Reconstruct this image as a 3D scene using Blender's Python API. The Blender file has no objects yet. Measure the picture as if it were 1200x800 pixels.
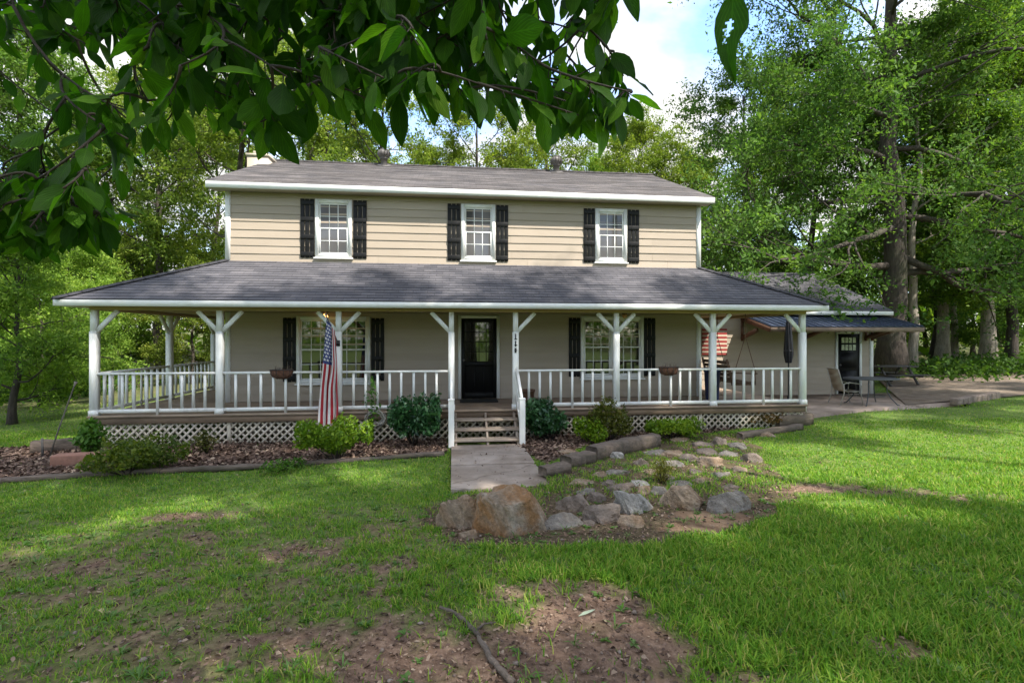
import bpy, math, random
import numpy as np
from mathutils import Vector, Matrix

# ------------------------------------------------------------------ camera, sky, sun, exposure
SC = bpy.context.scene
COL = SC.collection
EYE = 2.15
YAW = math.radians(6.65)
F = 600.0            # focal length in photo pixels (1200 wide)
CX, CY = 600.0, 395.0
SN, CS = math.sin(YAW), math.cos(YAW)

cam_d = bpy.data.cameras.new('camera')
cam_d.sensor_width = 36.0
cam_d.lens = 18.0
cam_d.shift_y = -5.0 / 1200.0
cam_d.clip_start = 0.05
cam_d.clip_end = 2000
cam = bpy.data.objects.new('camera', cam_d)
COL.objects.link(cam)
cam.location = (0, 0, EYE)
cam.rotation_euler = (math.radians(90), 0, -YAW)
SC.camera = cam

SUN_AZ = math.radians(38)      # to the right of straight behind the camera
SUN_EL = math.radians(51.5)
SUN_DIR = Vector((math.sin(SUN_AZ) * math.cos(SUN_EL), -math.cos(SUN_AZ) * math.cos(SUN_EL), math.sin(SUN_EL)))

world = bpy.data.worlds.new('World')
SC.world = world
world.use_nodes = True
wt = world.node_tree
for n in list(wt.nodes):
    wt.nodes.remove(n)
def wn(t, **kw):
    n = wt.nodes.new(t)
    for k, v in kw.items():
        setattr(n, k, v)
    return n
w_out = wn('ShaderNodeOutputWorld')
w_bg = wn('ShaderNodeBackground')
w_bg.inputs['Strength'].default_value = 0.15
w_sky = wn('ShaderNodeTexSky', sky_type='NISHITA', sun_disc=False)
w_sky.sun_elevation = SUN_EL
w_sky.sun_rotation = math.radians(180) - SUN_AZ
w_sky.air_density = 1.0
w_sky.dust_density = 0.6
w_sky.ozone_density = 3.0
w_tc = wn('ShaderNodeTexCoord')
w_sep = wn('ShaderNodeSeparateXYZ')
wt.links.new(w_tc.outputs['Generated'], w_sep.inputs[0])
w_add = wn('ShaderNodeMath', operation='ADD'); w_add.inputs[1].default_value = 0.25
wt.links.new(w_sep.outputs['Z'], w_add.inputs[0])
w_mx = wn('ShaderNodeMath', operation='MAXIMUM'); w_mx.inputs[1].default_value = 0.05
wt.links.new(w_add.outputs[0], w_mx.inputs[0])
w_div = wn('ShaderNodeVectorMath', operation='DIVIDE')
w_cmb = wn('ShaderNodeCombineXYZ')
for k in ('X', 'Y'):
    wt.links.new(w_mx.outputs[0], w_cmb.inputs[k])
w_cmb.inputs['Z'].default_value = 1.0
wt.links.new(w_tc.outputs['Generated'], w_div.inputs[0])
wt.links.new(w_cmb.outputs[0], w_div.inputs[1])
w_noi = wn('ShaderNodeTexNoise')
w_noi.inputs['Scale'].default_value = 2.1
w_noi.inputs['Detail'].default_value = 8
w_noi.inputs['Roughness'].default_value = 0.55
w_noi.inputs['Distortion'].default_value = 0.3
wt.links.new(w_div.outputs[0], w_noi.inputs['Vector'])
w_rmp = wn('ShaderNodeValToRGB')
w_rmp.color_ramp.elements[0].position = 0.39
w_rmp.color_ramp.elements[0].color = (0, 0, 0, 1)
w_rmp.color_ramp.elements[1].position = 0.54
w_rmp.color_ramp.elements[1].color = (1, 1, 1, 1)
wt.links.new(w_noi.outputs['Fac'], w_rmp.inputs[0])
w_n2 = wn('ShaderNodeTexNoise')
w_n2.inputs['Scale'].default_value = 3.7
w_n2.inputs['Detail'].default_value = 6
wt.links.new(w_div.outputs[0], w_n2.inputs['Vector'])
w_cc = wn('ShaderNodeMixRGB')
w_cc.inputs['Color1'].default_value = (1.0, 1.02, 1.06, 1)
w_cc.inputs['Color2'].default_value = (2.6, 2.54, 2.44, 1)
wt.links.new(w_n2.outputs['Fac'], w_cc.inputs['Fac'])
w_mix = wn('ShaderNodeMixRGB')
wt.links.new(w_rmp.outputs[0], w_mix.inputs['Fac'])
w_dim = wn('ShaderNodeMixRGB', blend_type='MULTIPLY'); w_dim.inputs['Fac'].default_value = 1; w_dim.inputs['Color2'].default_value = (.80, .80, .83, 1)
wt.links.new(w_sky.outputs[0], w_dim.inputs['Color1'])
wt.links.new(w_dim.outputs[0], w_mix.inputs['Color1'])
wt.links.new(w_cc.outputs[0], w_mix.inputs['Color2'])
wt.links.new(w_mix.outputs[0], w_bg.inputs['Color'])
wt.links.new(w_bg.outputs[0], w_out.inputs['Surface'])

sun_d = bpy.data.lights.new('sun', 'SUN')
sun_d.energy = 2.1
sun_d.angle = math.radians(0.6)
sun_d.color = (1.0, 0.94, 0.85)
sun = bpy.data.objects.new('sun', sun_d)
COL.objects.link(sun)
sun.rotation_euler = SUN_DIR.to_track_quat('Z', 'Y').to_euler()
sun.location = SUN_DIR * 60

SC.view_settings.view_transform = 'Standard'
SC.view_settings.look = 'None'
SC.view_settings.gamma = 1.0
SC.view_settings.use_curve_mapping = False
SC.view_settings.exposure = 2.25
SC.render.engine = 'CYCLES'
SC.cycles.use_denoising = True
SC.cycles.max_bounces = 7
SC.cycles.diffuse_bounces = 4
SC.cycles.glossy_bounces = 3
SC.cycles.transmission_bounces = 4
SC.cycles.transparent_max_bounces = 6
SC.cycles.sample_clamp_indirect = 6.0

# ------------------------------------------------------------------ helpers
R = random.Random(7)
NR = np.random.default_rng(11)

def lattice_noise(seed):
    g = np.random.default_rng(seed).random((64, 64))
    def f(x, y):
        x = np.asarray(x, float); y = np.asarray(y, float)
        xi = np.floor(x).astype(int); yi = np.floor(y).astype(int)
        fx = x - xi; fy = y - yi
        fx = fx * fx * (3 - 2 * fx); fy = fy * fy * (3 - 2 * fy)
        a = g[xi % 64, yi % 64]; b = g[(xi + 1) % 64, yi % 64]
        c = g[xi % 64, (yi + 1) % 64]; d = g[(xi + 1) % 64, (yi + 1) % 64]
        return (a * (1 - fx) + b * fx) * (1 - fy) + (c * (1 - fx) + d * fx) * fy
    return f
N1, N2, N3, N4 = (lattice_noise(s) for s in (3, 5, 8, 13))
def fbm(x, y, n=N1):
    return (n(x, y) * .5 + n(x * 2.03 + 7, y * 2.03 + 3) * .27 + n(x * 4.1 + 1, y * 4.1 + 9) * .15 + n(x * 8.3, y * 8.3) * .08)
def sst(a, b, x):
    t = np.clip((np.asarray(x, float) - a) / (b - a), 0, 1)
    return t * t * (3 - 2 * t)

def terrain(u, v):
    u = np.asarray(u, float); v = np.asarray(v, float)
    z = .32 * (1 - sst(2.5, 8.5, v))
    z = z + .026 * np.clip(u - 3, 0, 25) * sst(3, 9, v)
    z = z - .035 * np.clip(-8.5 - u, 0, 14) * sst(6, 12, v)
    z = z + .047 * np.clip(v - 28, 0, 90)
    z = z + .16 * np.exp(-(((u - 2.9) / 1.9) ** 2 + ((v - 7.8) / 1.7) ** 2))
    z = z + (fbm(u * .55, v * .55, N2) - .5) * .10 * (1 - .8 * sst(9, 10.5, v) * sst(-8, -7, u) * (1 - sst(14, 15.5, u)))
    return z

def ray(px, py):
    a = (px - CX) / F
    return np.array([a * CS + SN, -a * SN + CS, (CY - py) / F])
def on_ground(px, py):
    d = ray(px, py)
    t = 1.5
    for _ in range(4000):
        z = EYE + d[2] * t
        if z <= terrain(d[0] * t, d[1] * t):
            break
        t += .01 + t * .002
    return d[0] * t, d[1] * t, float(terrain(d[0] * t, d[1] * t)), t
def u_at(px, v):
    d = ray(px, CY)
    return d[0] * v / d[1]
def z_at(px, py, v):
    d = ray(px, py)
    return EYE + d[2] * v / d[1]
def p_at(px, py, t):
    d = ray(px, py)
    return Vector((d[0] * t, d[1] * t, EYE + d[2] * t))

def tag(o, label=None, cat=None, group=None, kind=None):
    if label: o['label'] = label
    if cat: o['category'] = cat
    if group: o['group'] = group
    if kind: o['kind'] = kind
    return o
def empty(name, loc=(0, 0, 0), rz=0.0):
    o = bpy.data.objects.new(name, None)
    o.empty_display_size = .3
    o.location = loc
    o.rotation_euler = (0, 0, rz)
    COL.objects.link(o)
    return o

class MB:
    """collects vertices and faces, then links them as one mesh object"""
    def __init__(s):
        s.v = []; s.f = []; s.n = 0; s.uv = []; s.has_uv = False
    def add(s, verts, faces, mat=0, uv=None):
        verts = np.asarray(verts, float).reshape(-1, 3)
        faces = np.asarray(faces, int)
        s.v.append(verts)
        s.f.append((faces + s.n, mat))
        if uv is not None:
            s.has_uv = True
            s.uv.append(np.asarray(uv, float).reshape(-1, 2))
        else:
            s.uv.append(np.zeros((len(verts), 2)))
        s.n += len(verts)
        return s
    def box(s, x0, x1, y0, y1, z0, z1, mat=0):
        v = [(x, y, z) for z in (z0, z1) for y in (y0, y1) for x in (x0, x1)]
        f = [(0, 2, 3, 1), (4, 5, 7, 6), (0, 1, 5, 4), (2, 6, 7, 3), (0, 4, 6, 2), (1, 3, 7, 5)]
        return s.add(v, f, mat)
    def obox(s, c, ax, ay, az, mat=0):
        c = np.array(c, float); ax = np.array(ax, float); ay = np.array(ay, float); az = np.array(az, float)
        v = [c + i * ax + j * ay + k * az for k in (-1, 1) for j in (-1, 1) for i in (-1, 1)]
        f = [(0, 2, 3, 1), (4, 5, 7, 6), (0, 1, 5, 4), (2, 6, 7, 3), (0, 4, 6, 2), (1, 3, 7, 5)]
        return s.add(v, f, mat)
    def bar(s, p, q, w, h, up=(0, 0, 1), mat=0):
        p = np.array(p, float); q = np.array(q, float)
        d = q - p; L = np.linalg.norm(d); d = d / L
        x = np.cross(d, np.array(up, float))
        if np.linalg.norm(x) < 1e-4: x = np.cross(d, np.array((1., 0, 0)))
        x /= np.linalg.norm(x); y = np.cross(x, d)
        return s.obox((p + q) / 2, d * L / 2, x * w / 2, y * h / 2, mat)
    def quad(s, a, b, c, d, mat=0, uv=None):
        return s.add([a, b, c, d], [(0, 1, 2, 3)], mat, uv)
    def tube(s, pts, rad, k=6, mat=0, cap=True):
        pts = np.asarray(pts, float); n = len(pts)
        rad = np.broadcast_to(np.asarray(rad, float), (n,))
        tan = np.gradient(pts, axis=0)
        tan /= np.maximum(np.linalg.norm(tan, axis=1, keepdims=True), 1e-9)
        ref = np.array((0, 0, 1.)) if abs(tan[0][2]) < .9 else np.array((1., 0, 0))
        x = np.cross(tan, ref); x /= np.maximum(np.linalg.norm(x, axis=1, keepdims=True), 1e-9)
        y = np.cross(tan, x)
        a = np.arange(k) / k * 2 * math.pi
        ring = (x[:, None] * np.cos(a)[None, :, None] + y[:, None] * np.sin(a)[None, :, None]) * rad[:, None, None] + pts[:, None]
        i = np.arange(n - 1)[:, None] * k; j = np.arange(k)[None]; j2 = (j + 1) % k
        f = np.stack([i + j, i + j2, i + k + j2, i + k + j], -1).reshape(-1, 4)
        s.add(ring.reshape(-1, 3), f, mat)
        if cap and k >= 3:
            s.f.append((np.array([list(range(s.n - n * k, s.n - n * k + k))[::-1]]), mat))
            s.f.append((np.array([list(range(s.n - k, s.n))]), mat))
        return s
    def lathe(s, prof, k=20, c=(0, 0, 0), mat=0):
        a = np.arange(k) / k * 2 * math.pi
        prof = np.asarray(prof, float); n = len(prof)
        v = np.stack([prof[:, None, 0] * np.cos(a) + c[0], prof[:, None, 0] * np.sin(a) + c[1], np.broadcast_to(prof[:, None, 1] + c[2], (n, k))], -1)
        i = np.arange(n - 1)[:, None] * k; j = np.arange(k)[None]; j2 = (j + 1) % k
        f = np.stack([i + j, i + j2, i + k + j2, i + k + j], -1).reshape(-1, 4)
        return s.add(v.reshape(-1, 3), f, mat)
    def mesh(s, name, mats, smooth=False):
        me = bpy.data.meshes.new(name)
        V = np.concatenate(s.v) if s.v else np.zeros((0, 3))
        me.vertices.add(len(V)); me.vertices.foreach_set('co', V.ravel().astype(np.float32))
        idx = np.concatenate([f.ravel() for f, m in s.f])
        tot = np.concatenate([np.full(len(f), f.shape[1]) for f, m in s.f])
        mi = np.concatenate([np.full(len(f), m) for f, m in s.f])
        st = np.concatenate([[0], np.cumsum(tot)[:-1]])
        me.loops.add(len(idx)); me.loops.foreach_set('vertex_index', idx.astype(np.int32))
        me.polygons.add(len(tot))
        me.polygons.foreach_set('loop_start', st.astype(np.int32))
        me.polygons.foreach_set('material_index', mi.astype(np.int32))
        if smooth:
            me.polygons.foreach_set('use_smooth', np.ones(len(tot), bool))
        for m in (mats if isinstance(mats, (list, tuple)) else [mats]):
            me.materials.append(m)
        if s.has_uv:
            UV = np.concatenate(s.uv)
            l = me.uv_layers.new(name='uv')
            l.data.foreach_set('uv', UV[idx].ravel().astype(np.float32))
        me.update(calc_edges=True)
        return me
    def build(s, name, mats, parent=None, smooth=False, bevel=0.0):
        me = s.mesh(name, mats, smooth)
        o = bpy.data.objects.new(name, me)
        COL.objects.link(o)
        if parent is not None: o.parent = parent
        if bevel:
            b = o.modifiers.new('bevel', 'BEVEL'); b.width = bevel; b.segments = 2; b.limit_method = 'ANGLE'
        return o
def link(me, name, parent=None, loc=None):
    o = bpy.data.objects.new(name, me)
    COL.objects.link(o)
    if parent is not None: o.parent = parent
    if loc is not None: o.location = loc
    return o

# ------------------------------------------------------------------ materials
def new_mat(name):
    m = bpy.data.materials.new(name); m.use_nodes = True
    nt = m.node_tree
    return m, nt, nt.nodes['Principled BSDF'], nt.nodes['Material Output']
def nd(nt, t, **kw):
    n = nt.nodes.new(t)
    for k, v in kw.items():
        if k in ('Scale', 'Detail', 'Roughness', 'Distortion'):
            n.inputs[k].default_value = v
        else:
            setattr(n, k, v)
    return n
def ramp(nt, fac, stops):
    r = nt.nodes.new('ShaderNodeValToRGB')
    e = r.color_ramp.elements
    while len(e) < len(stops): e.new(.5)
    for k, (p, c) in enumerate(stops):
        e[k].position = p; e[k].color = (*c, 1)
    nt.links.new(fac, r.inputs[0])
    return r.outputs[0]
def mixc(nt, fac, a, b, mode='MIX'):
    n = nt.nodes.new('ShaderNodeMixRGB'); n.blend_type = mode
    for sock, val in ((n.inputs['Fac'], fac), (n.inputs['Color1'], a), (n.inputs['Color2'], b)):
        if isinstance(val, (int, float)): sock.default_value = val
        elif isinstance(val, tuple): sock.default_value = (*val, 1) if len(val) == 3 else val
        else: nt.links.new(val, sock)
    return n.outputs[0]
def noise(nt, scale, detail=5, rough=.55, vec=None, stretch=None, dist=0.0):
    tc = nt.nodes.new('ShaderNodeTexCoord')
    v = tc.outputs['Object'] if vec is None else vec
    if stretch:
        mp = nt.nodes.new('ShaderNodeMapping'); mp.inputs['Scale'].default_value = stretch
        nt.links.new(v, mp.inputs['Vector']); v = mp.outputs[0]
    n = nd(nt, 'ShaderNodeTexNoise', Scale=scale, Detail=detail, Roughness=rough, Distortion=dist)
    nt.links.new(v, n.inputs['Vector'])
    return n.outputs['Fac']
def bump(nt, bsdf, h, strength=.3, dist=.01):
    b = nt.nodes.new('ShaderNodeBump'); b.inputs['Strength'].default_value = strength; b.inputs['Distance'].default_value = dist
    nt.links.new(h, b.inputs['Height']); nt.links.new(b.outputs[0], bsdf.inputs['Normal'])
def simple(name, col, rough=.6, var=.15, scale=6, bmp=.2, stretch=None, spec=None, dirt=None, dist=.006):
    m, nt, b, o = new_mat(name)
    n = noise(nt, scale, 6, .6, stretch=stretch)
    lo = tuple(max(0, c * (1 - var)) for c in col); hi = tuple(min(1, c * (1 + var)) for c in col)
    c = ramp(nt, n, [(.3, lo), (.7, hi)])
    if dirt:
        n2 = noise(nt, scale * .23, 5, .7, stretch=stretch)
        f = ramp(nt, n2, [(.48, (0, 0, 0)), (.72, (1, 1, 1))])
        c = mixc(nt, f, c, dirt)
    nt.links.new(c, b.inputs['Base Color'])
    b.inputs['Roughness'].default_value = rough
    if spec is not None: b.inputs['Specular IOR Level'].default_value = spec
    if bmp:
        bump(nt, b, noise(nt, scale * 5, 4, .6, stretch=stretch), bmp, dist)
    return m
def leafmat(name, stops, trans=.35, rough=.55, tcol=None, tint=True, spec=.3):
    m, nt, b, o = new_mat(name)
    g = nt.nodes.new('ShaderNodeNewGeometry')
    c = ramp(nt, g.outputs['Random Per Island'], stops)
    if tint:
        oi = nt.nodes.new('ShaderNodeObjectInfo')
        c = mixc(nt, 1.0, c, oi.outputs['Color'], 'MULTIPLY')
        n = noise(nt, .45, 3, .5)
        v = ramp(nt, n, [(.35, (.72, .80, .8)), (.68, (1.25, 1.15, 1.05))])
        c = mixc(nt, 1.0, c, v, 'MULTIPLY')
    nt.links.new(c, b.inputs['Base Color'])
    b.inputs['Roughness'].default_value = rough
    b.inputs['Specular IOR Level'].default_value = spec
    t = nt.nodes.new('ShaderNodeBsdfTranslucent')
    c2 = mixc(nt, 1.0, c, tcol or (1.15, 1.25, .55), 'MULTIPLY')
    nt.links.new(c2, t.inputs['Color'])
    mx = nt.nodes.new('ShaderNodeMixShader'); mx.inputs[0].default_value = trans
    nt.links.new(b.outputs[0], mx.inputs[1]); nt.links.new(t.outputs[0], mx.inputs[2])
    nt.links.new(mx.outputs[0], o.inputs['Surface'])
    return m

M_sidings = [simple('tan siding', c, .6, .06, 1.3, .12, stretch=(.5, 1, 3), dirt=tuple(x * .86 for x in c)) for c in ((.355, .292, .222), (.37, .305, .234), (.338, .277, .21))]
M_siding = M_sidings[0]
M_soffit = simple('tan soffit', (.36, .26, .13), .7, .1, 2, .1)
M_white = simple('white paint', (.74, .74, .71), .5, .05, 3, .08, dirt=(.60, .60, .56))
M_post = simple('weathered white paint', (.82, .82, .79), .55, .05, 4, .12, stretch=(3, 3, .6), dirt=(.64, .63, .58))
M_black = simple('black paint', (.009, .009, .009), .5, .3, 5, .1, stretch=(6, 6, .5), spec=.2)
M_deck = simple('deck boards', (.30, .225, .165), .75, .3, 3, .4, stretch=(.6, 5, 2), dirt=(.19, .135, .10))
M_rim = simple('deck rim wood', (.22, .15, .10), .8, .35, 3, .4, stretch=(.4, 4, 4), dirt=(.12, .085, .06))
M_tread = simple('stair tread wood', (.33, .27, .215), .75, .2, 4, .4, stretch=(.5, 5, 3), dirt=(.24, .17, .12))
M_lattice = simple('cream lattice', (.60, .53, .42), .7, .15, 3, .1, dirt=(.36, .29, .20))
M_concrete = simple('concrete', (.33, .275, .235), .85, .2, 2.2, .5, dirt=(.20, .155, .12))
def crack(m, scale=.42):
    nt = m.node_tree; b = nt.nodes['Principled BSDF']
    src = b.inputs['Base Color'].links[0].from_socket
    tc = nt.nodes.new('ShaderNodeTexCoord')
    n = nd(nt, 'ShaderNodeTexNoise', Scale=2.5, Detail=6); nt.links.new(tc.outputs['Object'], n.inputs['Vector'])
    mv = nt.nodes.new('ShaderNodeMixRGB'); mv.blend_type = 'ADD'; mv.inputs['Fac'].default_value = .35
    nt.links.new(tc.outputs['Object'], mv.inputs['Color1']); nt.links.new(n.outputs['Color'], mv.inputs['Color2'])
    vo = nt.nodes.new('ShaderNodeTexVoronoi'); vo.feature = 'DISTANCE_TO_EDGE'; vo.inputs['Scale'].default_value = scale
    nt.links.new(mv.outputs[0], vo.inputs['Vector'])
    f = ramp(nt, vo.outputs['Distance'], [(.002, (.62, .60, .57)), (.008, (1, 1, 1))])
    st = ramp(nt, noise(nt, .9, 7, .7), [(.38, (.62, .58, .52)), (.6, (1.08, 1.08, 1.06))])
    nt.links.new(mixc(nt, 1.0, mixc(nt, 1.0, src, f, 'MULTIPLY'), st, 'MULTIPLY'), b.inputs['Base Color'])
crack(M_concrete)
M_patio = simple('pink concrete', (.34, .265, .215), .85, .2, 1.6, .3, dirt=(.21, .16, .12))
crack(M_patio, .4)
M_timber = simple('old landscape timber', (.15, .115, .09), .9, .4, 4, .8, stretch=(.5, 5, 5), dirt=(.055, .05, .03), dist=.015)
M_brown = simple('brown stained wood', (.12, .055, .03), .6, .25, 4, .2, stretch=(2, 2, 2))
M_fascia2 = simple('pale brown fascia', (.20, .14, .10), .7, .2, 3, .2)
M_metal = simple('weathered dark metal', (.095, .085, .08), .55, .2, 6, .1, dirt=(.06, .05, .04))
M_iron = simple('dark iron', (.02, .02, .022), .5, .3, 10, .1)
M_chimney = simple('cream stucco', (.44, .38, .285), .8, .08, 3, .2)
M_coir = simple('coir fibre', (.13, .06, .035), .95, .5, 25, 1, dist=.02)
M_terra = simple('reddish brick', (.30, .15, .105), .85, .25, 8, .5, dirt=(.27, .17, .12))
M_stakew = simple('grey stake', (.10, .09, .08), .8, .3, 10, .3)

def shingle_mat(name, a, b2, dark):
    m, nt, b, o = new_mat(name)
    uv = nt.nodes.new('ShaderNodeUVMap'); uv.uv_map = 'uv'
    br = nt.nodes.new('ShaderNodeTexBrick')
    br.offset = .5
    br.inputs['Color1'].default_value = (*a, 1); br.inputs['Color2'].default_value = (*b2, 1)
    br.inputs['Mortar'].default_value = (*dark, 1)
    br.inputs['Scale'].default_value = 1.0
    br.inputs['Mortar Size'].default_value = .006
    br.inputs['Mortar Smooth'].default_value = .3
    br.inputs['Brick Width'].default_value = .30
    br.inputs['Row Height'].default_value = .15
    nt.links.new(uv.outputs[0], br.inputs['Vector'])
    n = noise(nt, 1.4, 5, .65)
    v = ramp(nt, n, [(.3, (.75, .75, .78)), (.7, (1.25, 1.2, 1.15))])
    c = mixc(nt, 1.0, br.outputs['Color'], v, 'MULTIPLY')
    n2 = noise(nt, 90, 3, .7)
    v2 = ramp(nt, n2, [(.3, (.7, .7, .7)), (.7, (1.3, 1.3, 1.3))])
    c = mixc(nt, 1.0, c, v2, 'MULTIPLY')
    nt.links.new(c, b.inputs['Base Color'])
    b.inputs['Roughness'].default_value = .85
    bump(nt, b, n2, .5, .006)
    return m
M_shingle_top = shingle_mat('grey brown shingles', (.145, .133, .130), (.088, .081, .080), (.048, .044, .044))
M_shingle_porch = shingle_mat('charcoal shingles', (.098, .096, .106), (.058, .058, .067), (.036, .036, .042))

def glass_mat(name, col, spec=1.0, rough=.03):
    m, nt, b, o = new_mat(name)
    n = noise(nt, .9, 2, .5)
    c = ramp(nt, n, [(.35, tuple(x * .6 for x in col)), (.65, tuple(x * 1.4 for x in col))])
    nt.links.new(c, b.inputs['Base Color'])
    b.inputs['Roughness'].default_value = rough
    b.inputs['Specular IOR Level'].default_value = spec
    b.inputs['IOR'].default_value = 1.58
    bump(nt, b, noise(nt, 2.0, 1, .5), .015, .02)
    return m
M_glass = glass_mat('dark window glass', (.012, .012, .010))
M_glass_up = glass_mat('window glass over grey blinds', (.085, .082, .08), .3)

def bark_mat(name, col, moss=(.06, .07, .03)):
    m, nt, b, o = new_mat(name)
    n = noise(nt, 5, 8, .7, stretch=(2.5, 2.5, .5), dist=.6)
    c = ramp(nt, n, [(.3, tuple(x * .35 for x in col)), (.52, col), (.75, tuple(min(1, x * 1.6) for x in col))])
    n2 = noise(nt, 1.1, 4, .6)
    f = ramp(nt, n2, [(.5, (0, 0, 0)), (.75, (.7, .7, .7))])
    c = mixc(nt, f, c, moss)
    nt.links.new(c, b.inputs['Base Color'])
    b.inputs['Roughness'].default_value = .9
    bump(nt, b, n, .9, .04)
    return m
M_bark = bark_mat('dark oak bark', (.055, .043, .034))
M_bark_pale = bark_mat('pale bark', (.30, .26, .21), (.16, .14, .10))
M_twig = simple('twig bark', (.03, .022, .016), .8, .4, 30, .4)

G_mid = [(0, (.045, .085, .022)), (.5, (.075, .13, .034)), (1, (.125, .18, .05))]
M_leaf = leafmat('tree leaves', G_mid, .45, .6, spec=.15)
M_shrub = leafmat('shrub leaves', [(0, (.045, .085, .02)), (.6, (.08, .13, .03)), (1, (.14, .18, .05))], .3)
M_broad = leafmat('glossy broad leaves', [(0, (.02, .06, .022)), (.6, (.04, .10, .035)), (1, (.09, .17, .06))], .22, .38, spec=.5)

def near_leaf_mat():
    m, nt, b, o = new_mat('broad overhanging leaves')
    g = nt.nodes.new('ShaderNodeNewGeometry')
    c = ramp(nt, g.outputs['Random Per Island'], [(0, (.013, .042, .004)), (.55, (.024, .07, .006)), (.85, (.055, .13, .012)), (1, (.10, .19, .02))])
    uv = nt.nodes.new('ShaderNodeUVMap'); uv.uv_map = 'uv'
    sp = nt.nodes.new('ShaderNodeSeparateXYZ'); nt.links.new(uv.outputs[0], sp.inputs[0])
    ab = nd(nt, 'ShaderNodeMath', operation='ABSOLUTE'); nt.links.new(sp.outputs['Y'], ab.inputs[0])
    ml = nd(nt, 'ShaderNodeMath', operation='MULTIPLY'); ml.inputs[1].default_value = .55
    nt.links.new(ab.outputs[0], ml.inputs[0])
    sb = nd(nt, 'ShaderNodeMath', operation='SUBTRACT')
    nt.links.new(sp.outputs['X'], sb.inputs[0]); nt.links.new(ml.outputs[0], sb.inputs[1])
    m2 = nd(nt, 'ShaderNodeMath', operation='MULTIPLY'); m2.inputs[1].default_value = 48
    nt.links.new(sb.outputs[0], m2.inputs[0])
    sn = nd(nt, 'ShaderNodeMath', operation='SINE'); nt.links.new(m2.outputs[0], sn.inputs[0])
    vein = ramp(nt, sn.outputs[0], [(.80, (0, 0, 0)), (1, (1, 1, 1))])
    mid = ramp(nt, ab.outputs[0], [(0, (1, 1, 1)), (.07, (0, 0, 0))])
    vv = mixc(nt, 1.0, vein, mid, 'LIGHTEN')
    nz = noise(nt, 22, 4, .6)
    c = mixc(nt, 1.0, c, ramp(nt, nz, [(.3, (.8, .8, .8)), (.7, (1.2, 1.2, 1.1))]), 'MULTIPLY')
    c = mixc(nt, vv, c, mixc(nt, 1.0, c, (1.7, 1.6, 1.4), 'MULTIPLY'))
    nt.links.new(c, b.inputs['Base Color'])
    b.inputs['Roughness'].default_value = .55
    b.inputs['Specular IOR Level'].default_value = .15
    bump(nt, b, sn.outputs[0], .25, .002)
    t = nt.nodes.new('ShaderNodeBsdfTranslucent')
    nt.links.new(mixc(nt, 1.0, c, (1.7, 2.3, .5), 'MULTIPLY'), t.inputs['Color'])
    mx = nt.nodes.new('ShaderNodeMixShader'); mx.inputs[0].default_value = .5
    nt.links.new(b.outputs[0], mx.inputs[1]); nt.links.new(t.outputs[0], mx.inputs[2])
    nt.links.new(mx.outputs[0], o.inputs['Surface'])
    return m
M_near = near_leaf_mat()
M_grass = leafmat('lawn grass blades', [(0, (.075, .20, .02)), (.45, (.16, .335, .034)), (.85, (.29, .42, .058)), (1, (.46, .40, .15))], .40, .6, tint=False, tcol=(1.15, 1.15, .5), spec=.1)
M_weed = leafmat('lawn weeds', [(0, (.07, .15, .03)), (.7, (.12, .24, .05)), (1, (.19, .29, .09))], .3, .5, tint=False)
M_litter = leafmat('dry fallen leaves', [(0, (.075, .045, .034)), (.45, (.17, .11, .08)), (.8, (.27, .18, .125)), (1, (.38, .29, .21))], .05, .8, tint=False)
M_mulch = leafmat('bark mulch chips', [(0, (.06, .037, .028)), (.5, (.155, .10, .074)), (.85, (.26, .178, .13)), (1, (.38, .29, .21))], .0, .9, tint=False)

# ------------------------------------------------------------------ the ground
BARE = []
for px, py, rx, ry, s in [
        (600, 775, 250, 60, 1.0), (450, 745, 150, 45, .8), (690, 725, 95, 48, 1.0), (345, 765, 140, 35, .75), (740, 790, 110, 45, .95),
        (240, 795, 90, 30, .6), (480, 695, 70, 22, .55), (640, 695, 110, 22, .7), (215, 606, 65, 9, .85), (255, 630, 55, 15, .7),
        (370, 642, 80, 20, .55), (430, 665, 90, 20, .55), (300, 690, 70, 22, .45), (140, 655, 50, 14, .45), (60, 700, 60, 16, .4),
        (960, 573, 60, 7, .95), (1050, 577, 60, 7, .7), (1150, 585, 50, 7, .5), (1040, 760, 60, 22, .45), (900, 740, 40, 15, .35), (865, 790, 60, 20, .5)]:
    u, v, z, t = on_ground(px, py)
    BARE.append((u, v, rx * t / F, ry * t * t / (F * (EYE - z)), s))
def inside(u, v, poly):
    u = np.asarray(u); r = np.zeros(u.shape, bool); n = len(poly)
    for i in range(n):
        x0, y0 = poly[i]; x1, y1 = poly[(i + 1) % n]
        c = ((y0 > v) != (y1 > v)) & (u < (x1 - x0) * (v - y0) / (y1 - y0 + 1e-12) + x0)
        r ^= c
    return r
def gpoly(pts):
    return [on_ground(*p)[:2] for p in pts]
P_ROCK = gpoly([(492, 612), (515, 585), (590, 572), (642, 552), (690, 528), (790, 510), (875, 507), (905, 545), (922, 588), (870, 622), (760, 640), (650, 643), (545, 642)])
P_BEDL = gpoly([(-60, 572), (120, 556), (260, 550), (400, 541), (524, 531)]) + [(-.1, 11.2), (-7.1, 11.2), (-8.6, 11.0), (-9.6, 10.0)]
P_BEDR = [(1.2, 11.2), (1.2, 10.0)] + gpoly([(640, 545), (690, 522), (760, 517), (800, 512), (905, 497)]) + [(7.9, 11.2)]
P_SOIL = gpoly([(770, 622), (790, 600), (850, 597), (880, 606), (850, 622)])
WALK = (-.02, 1.36, 6.9, 10.0)
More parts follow.
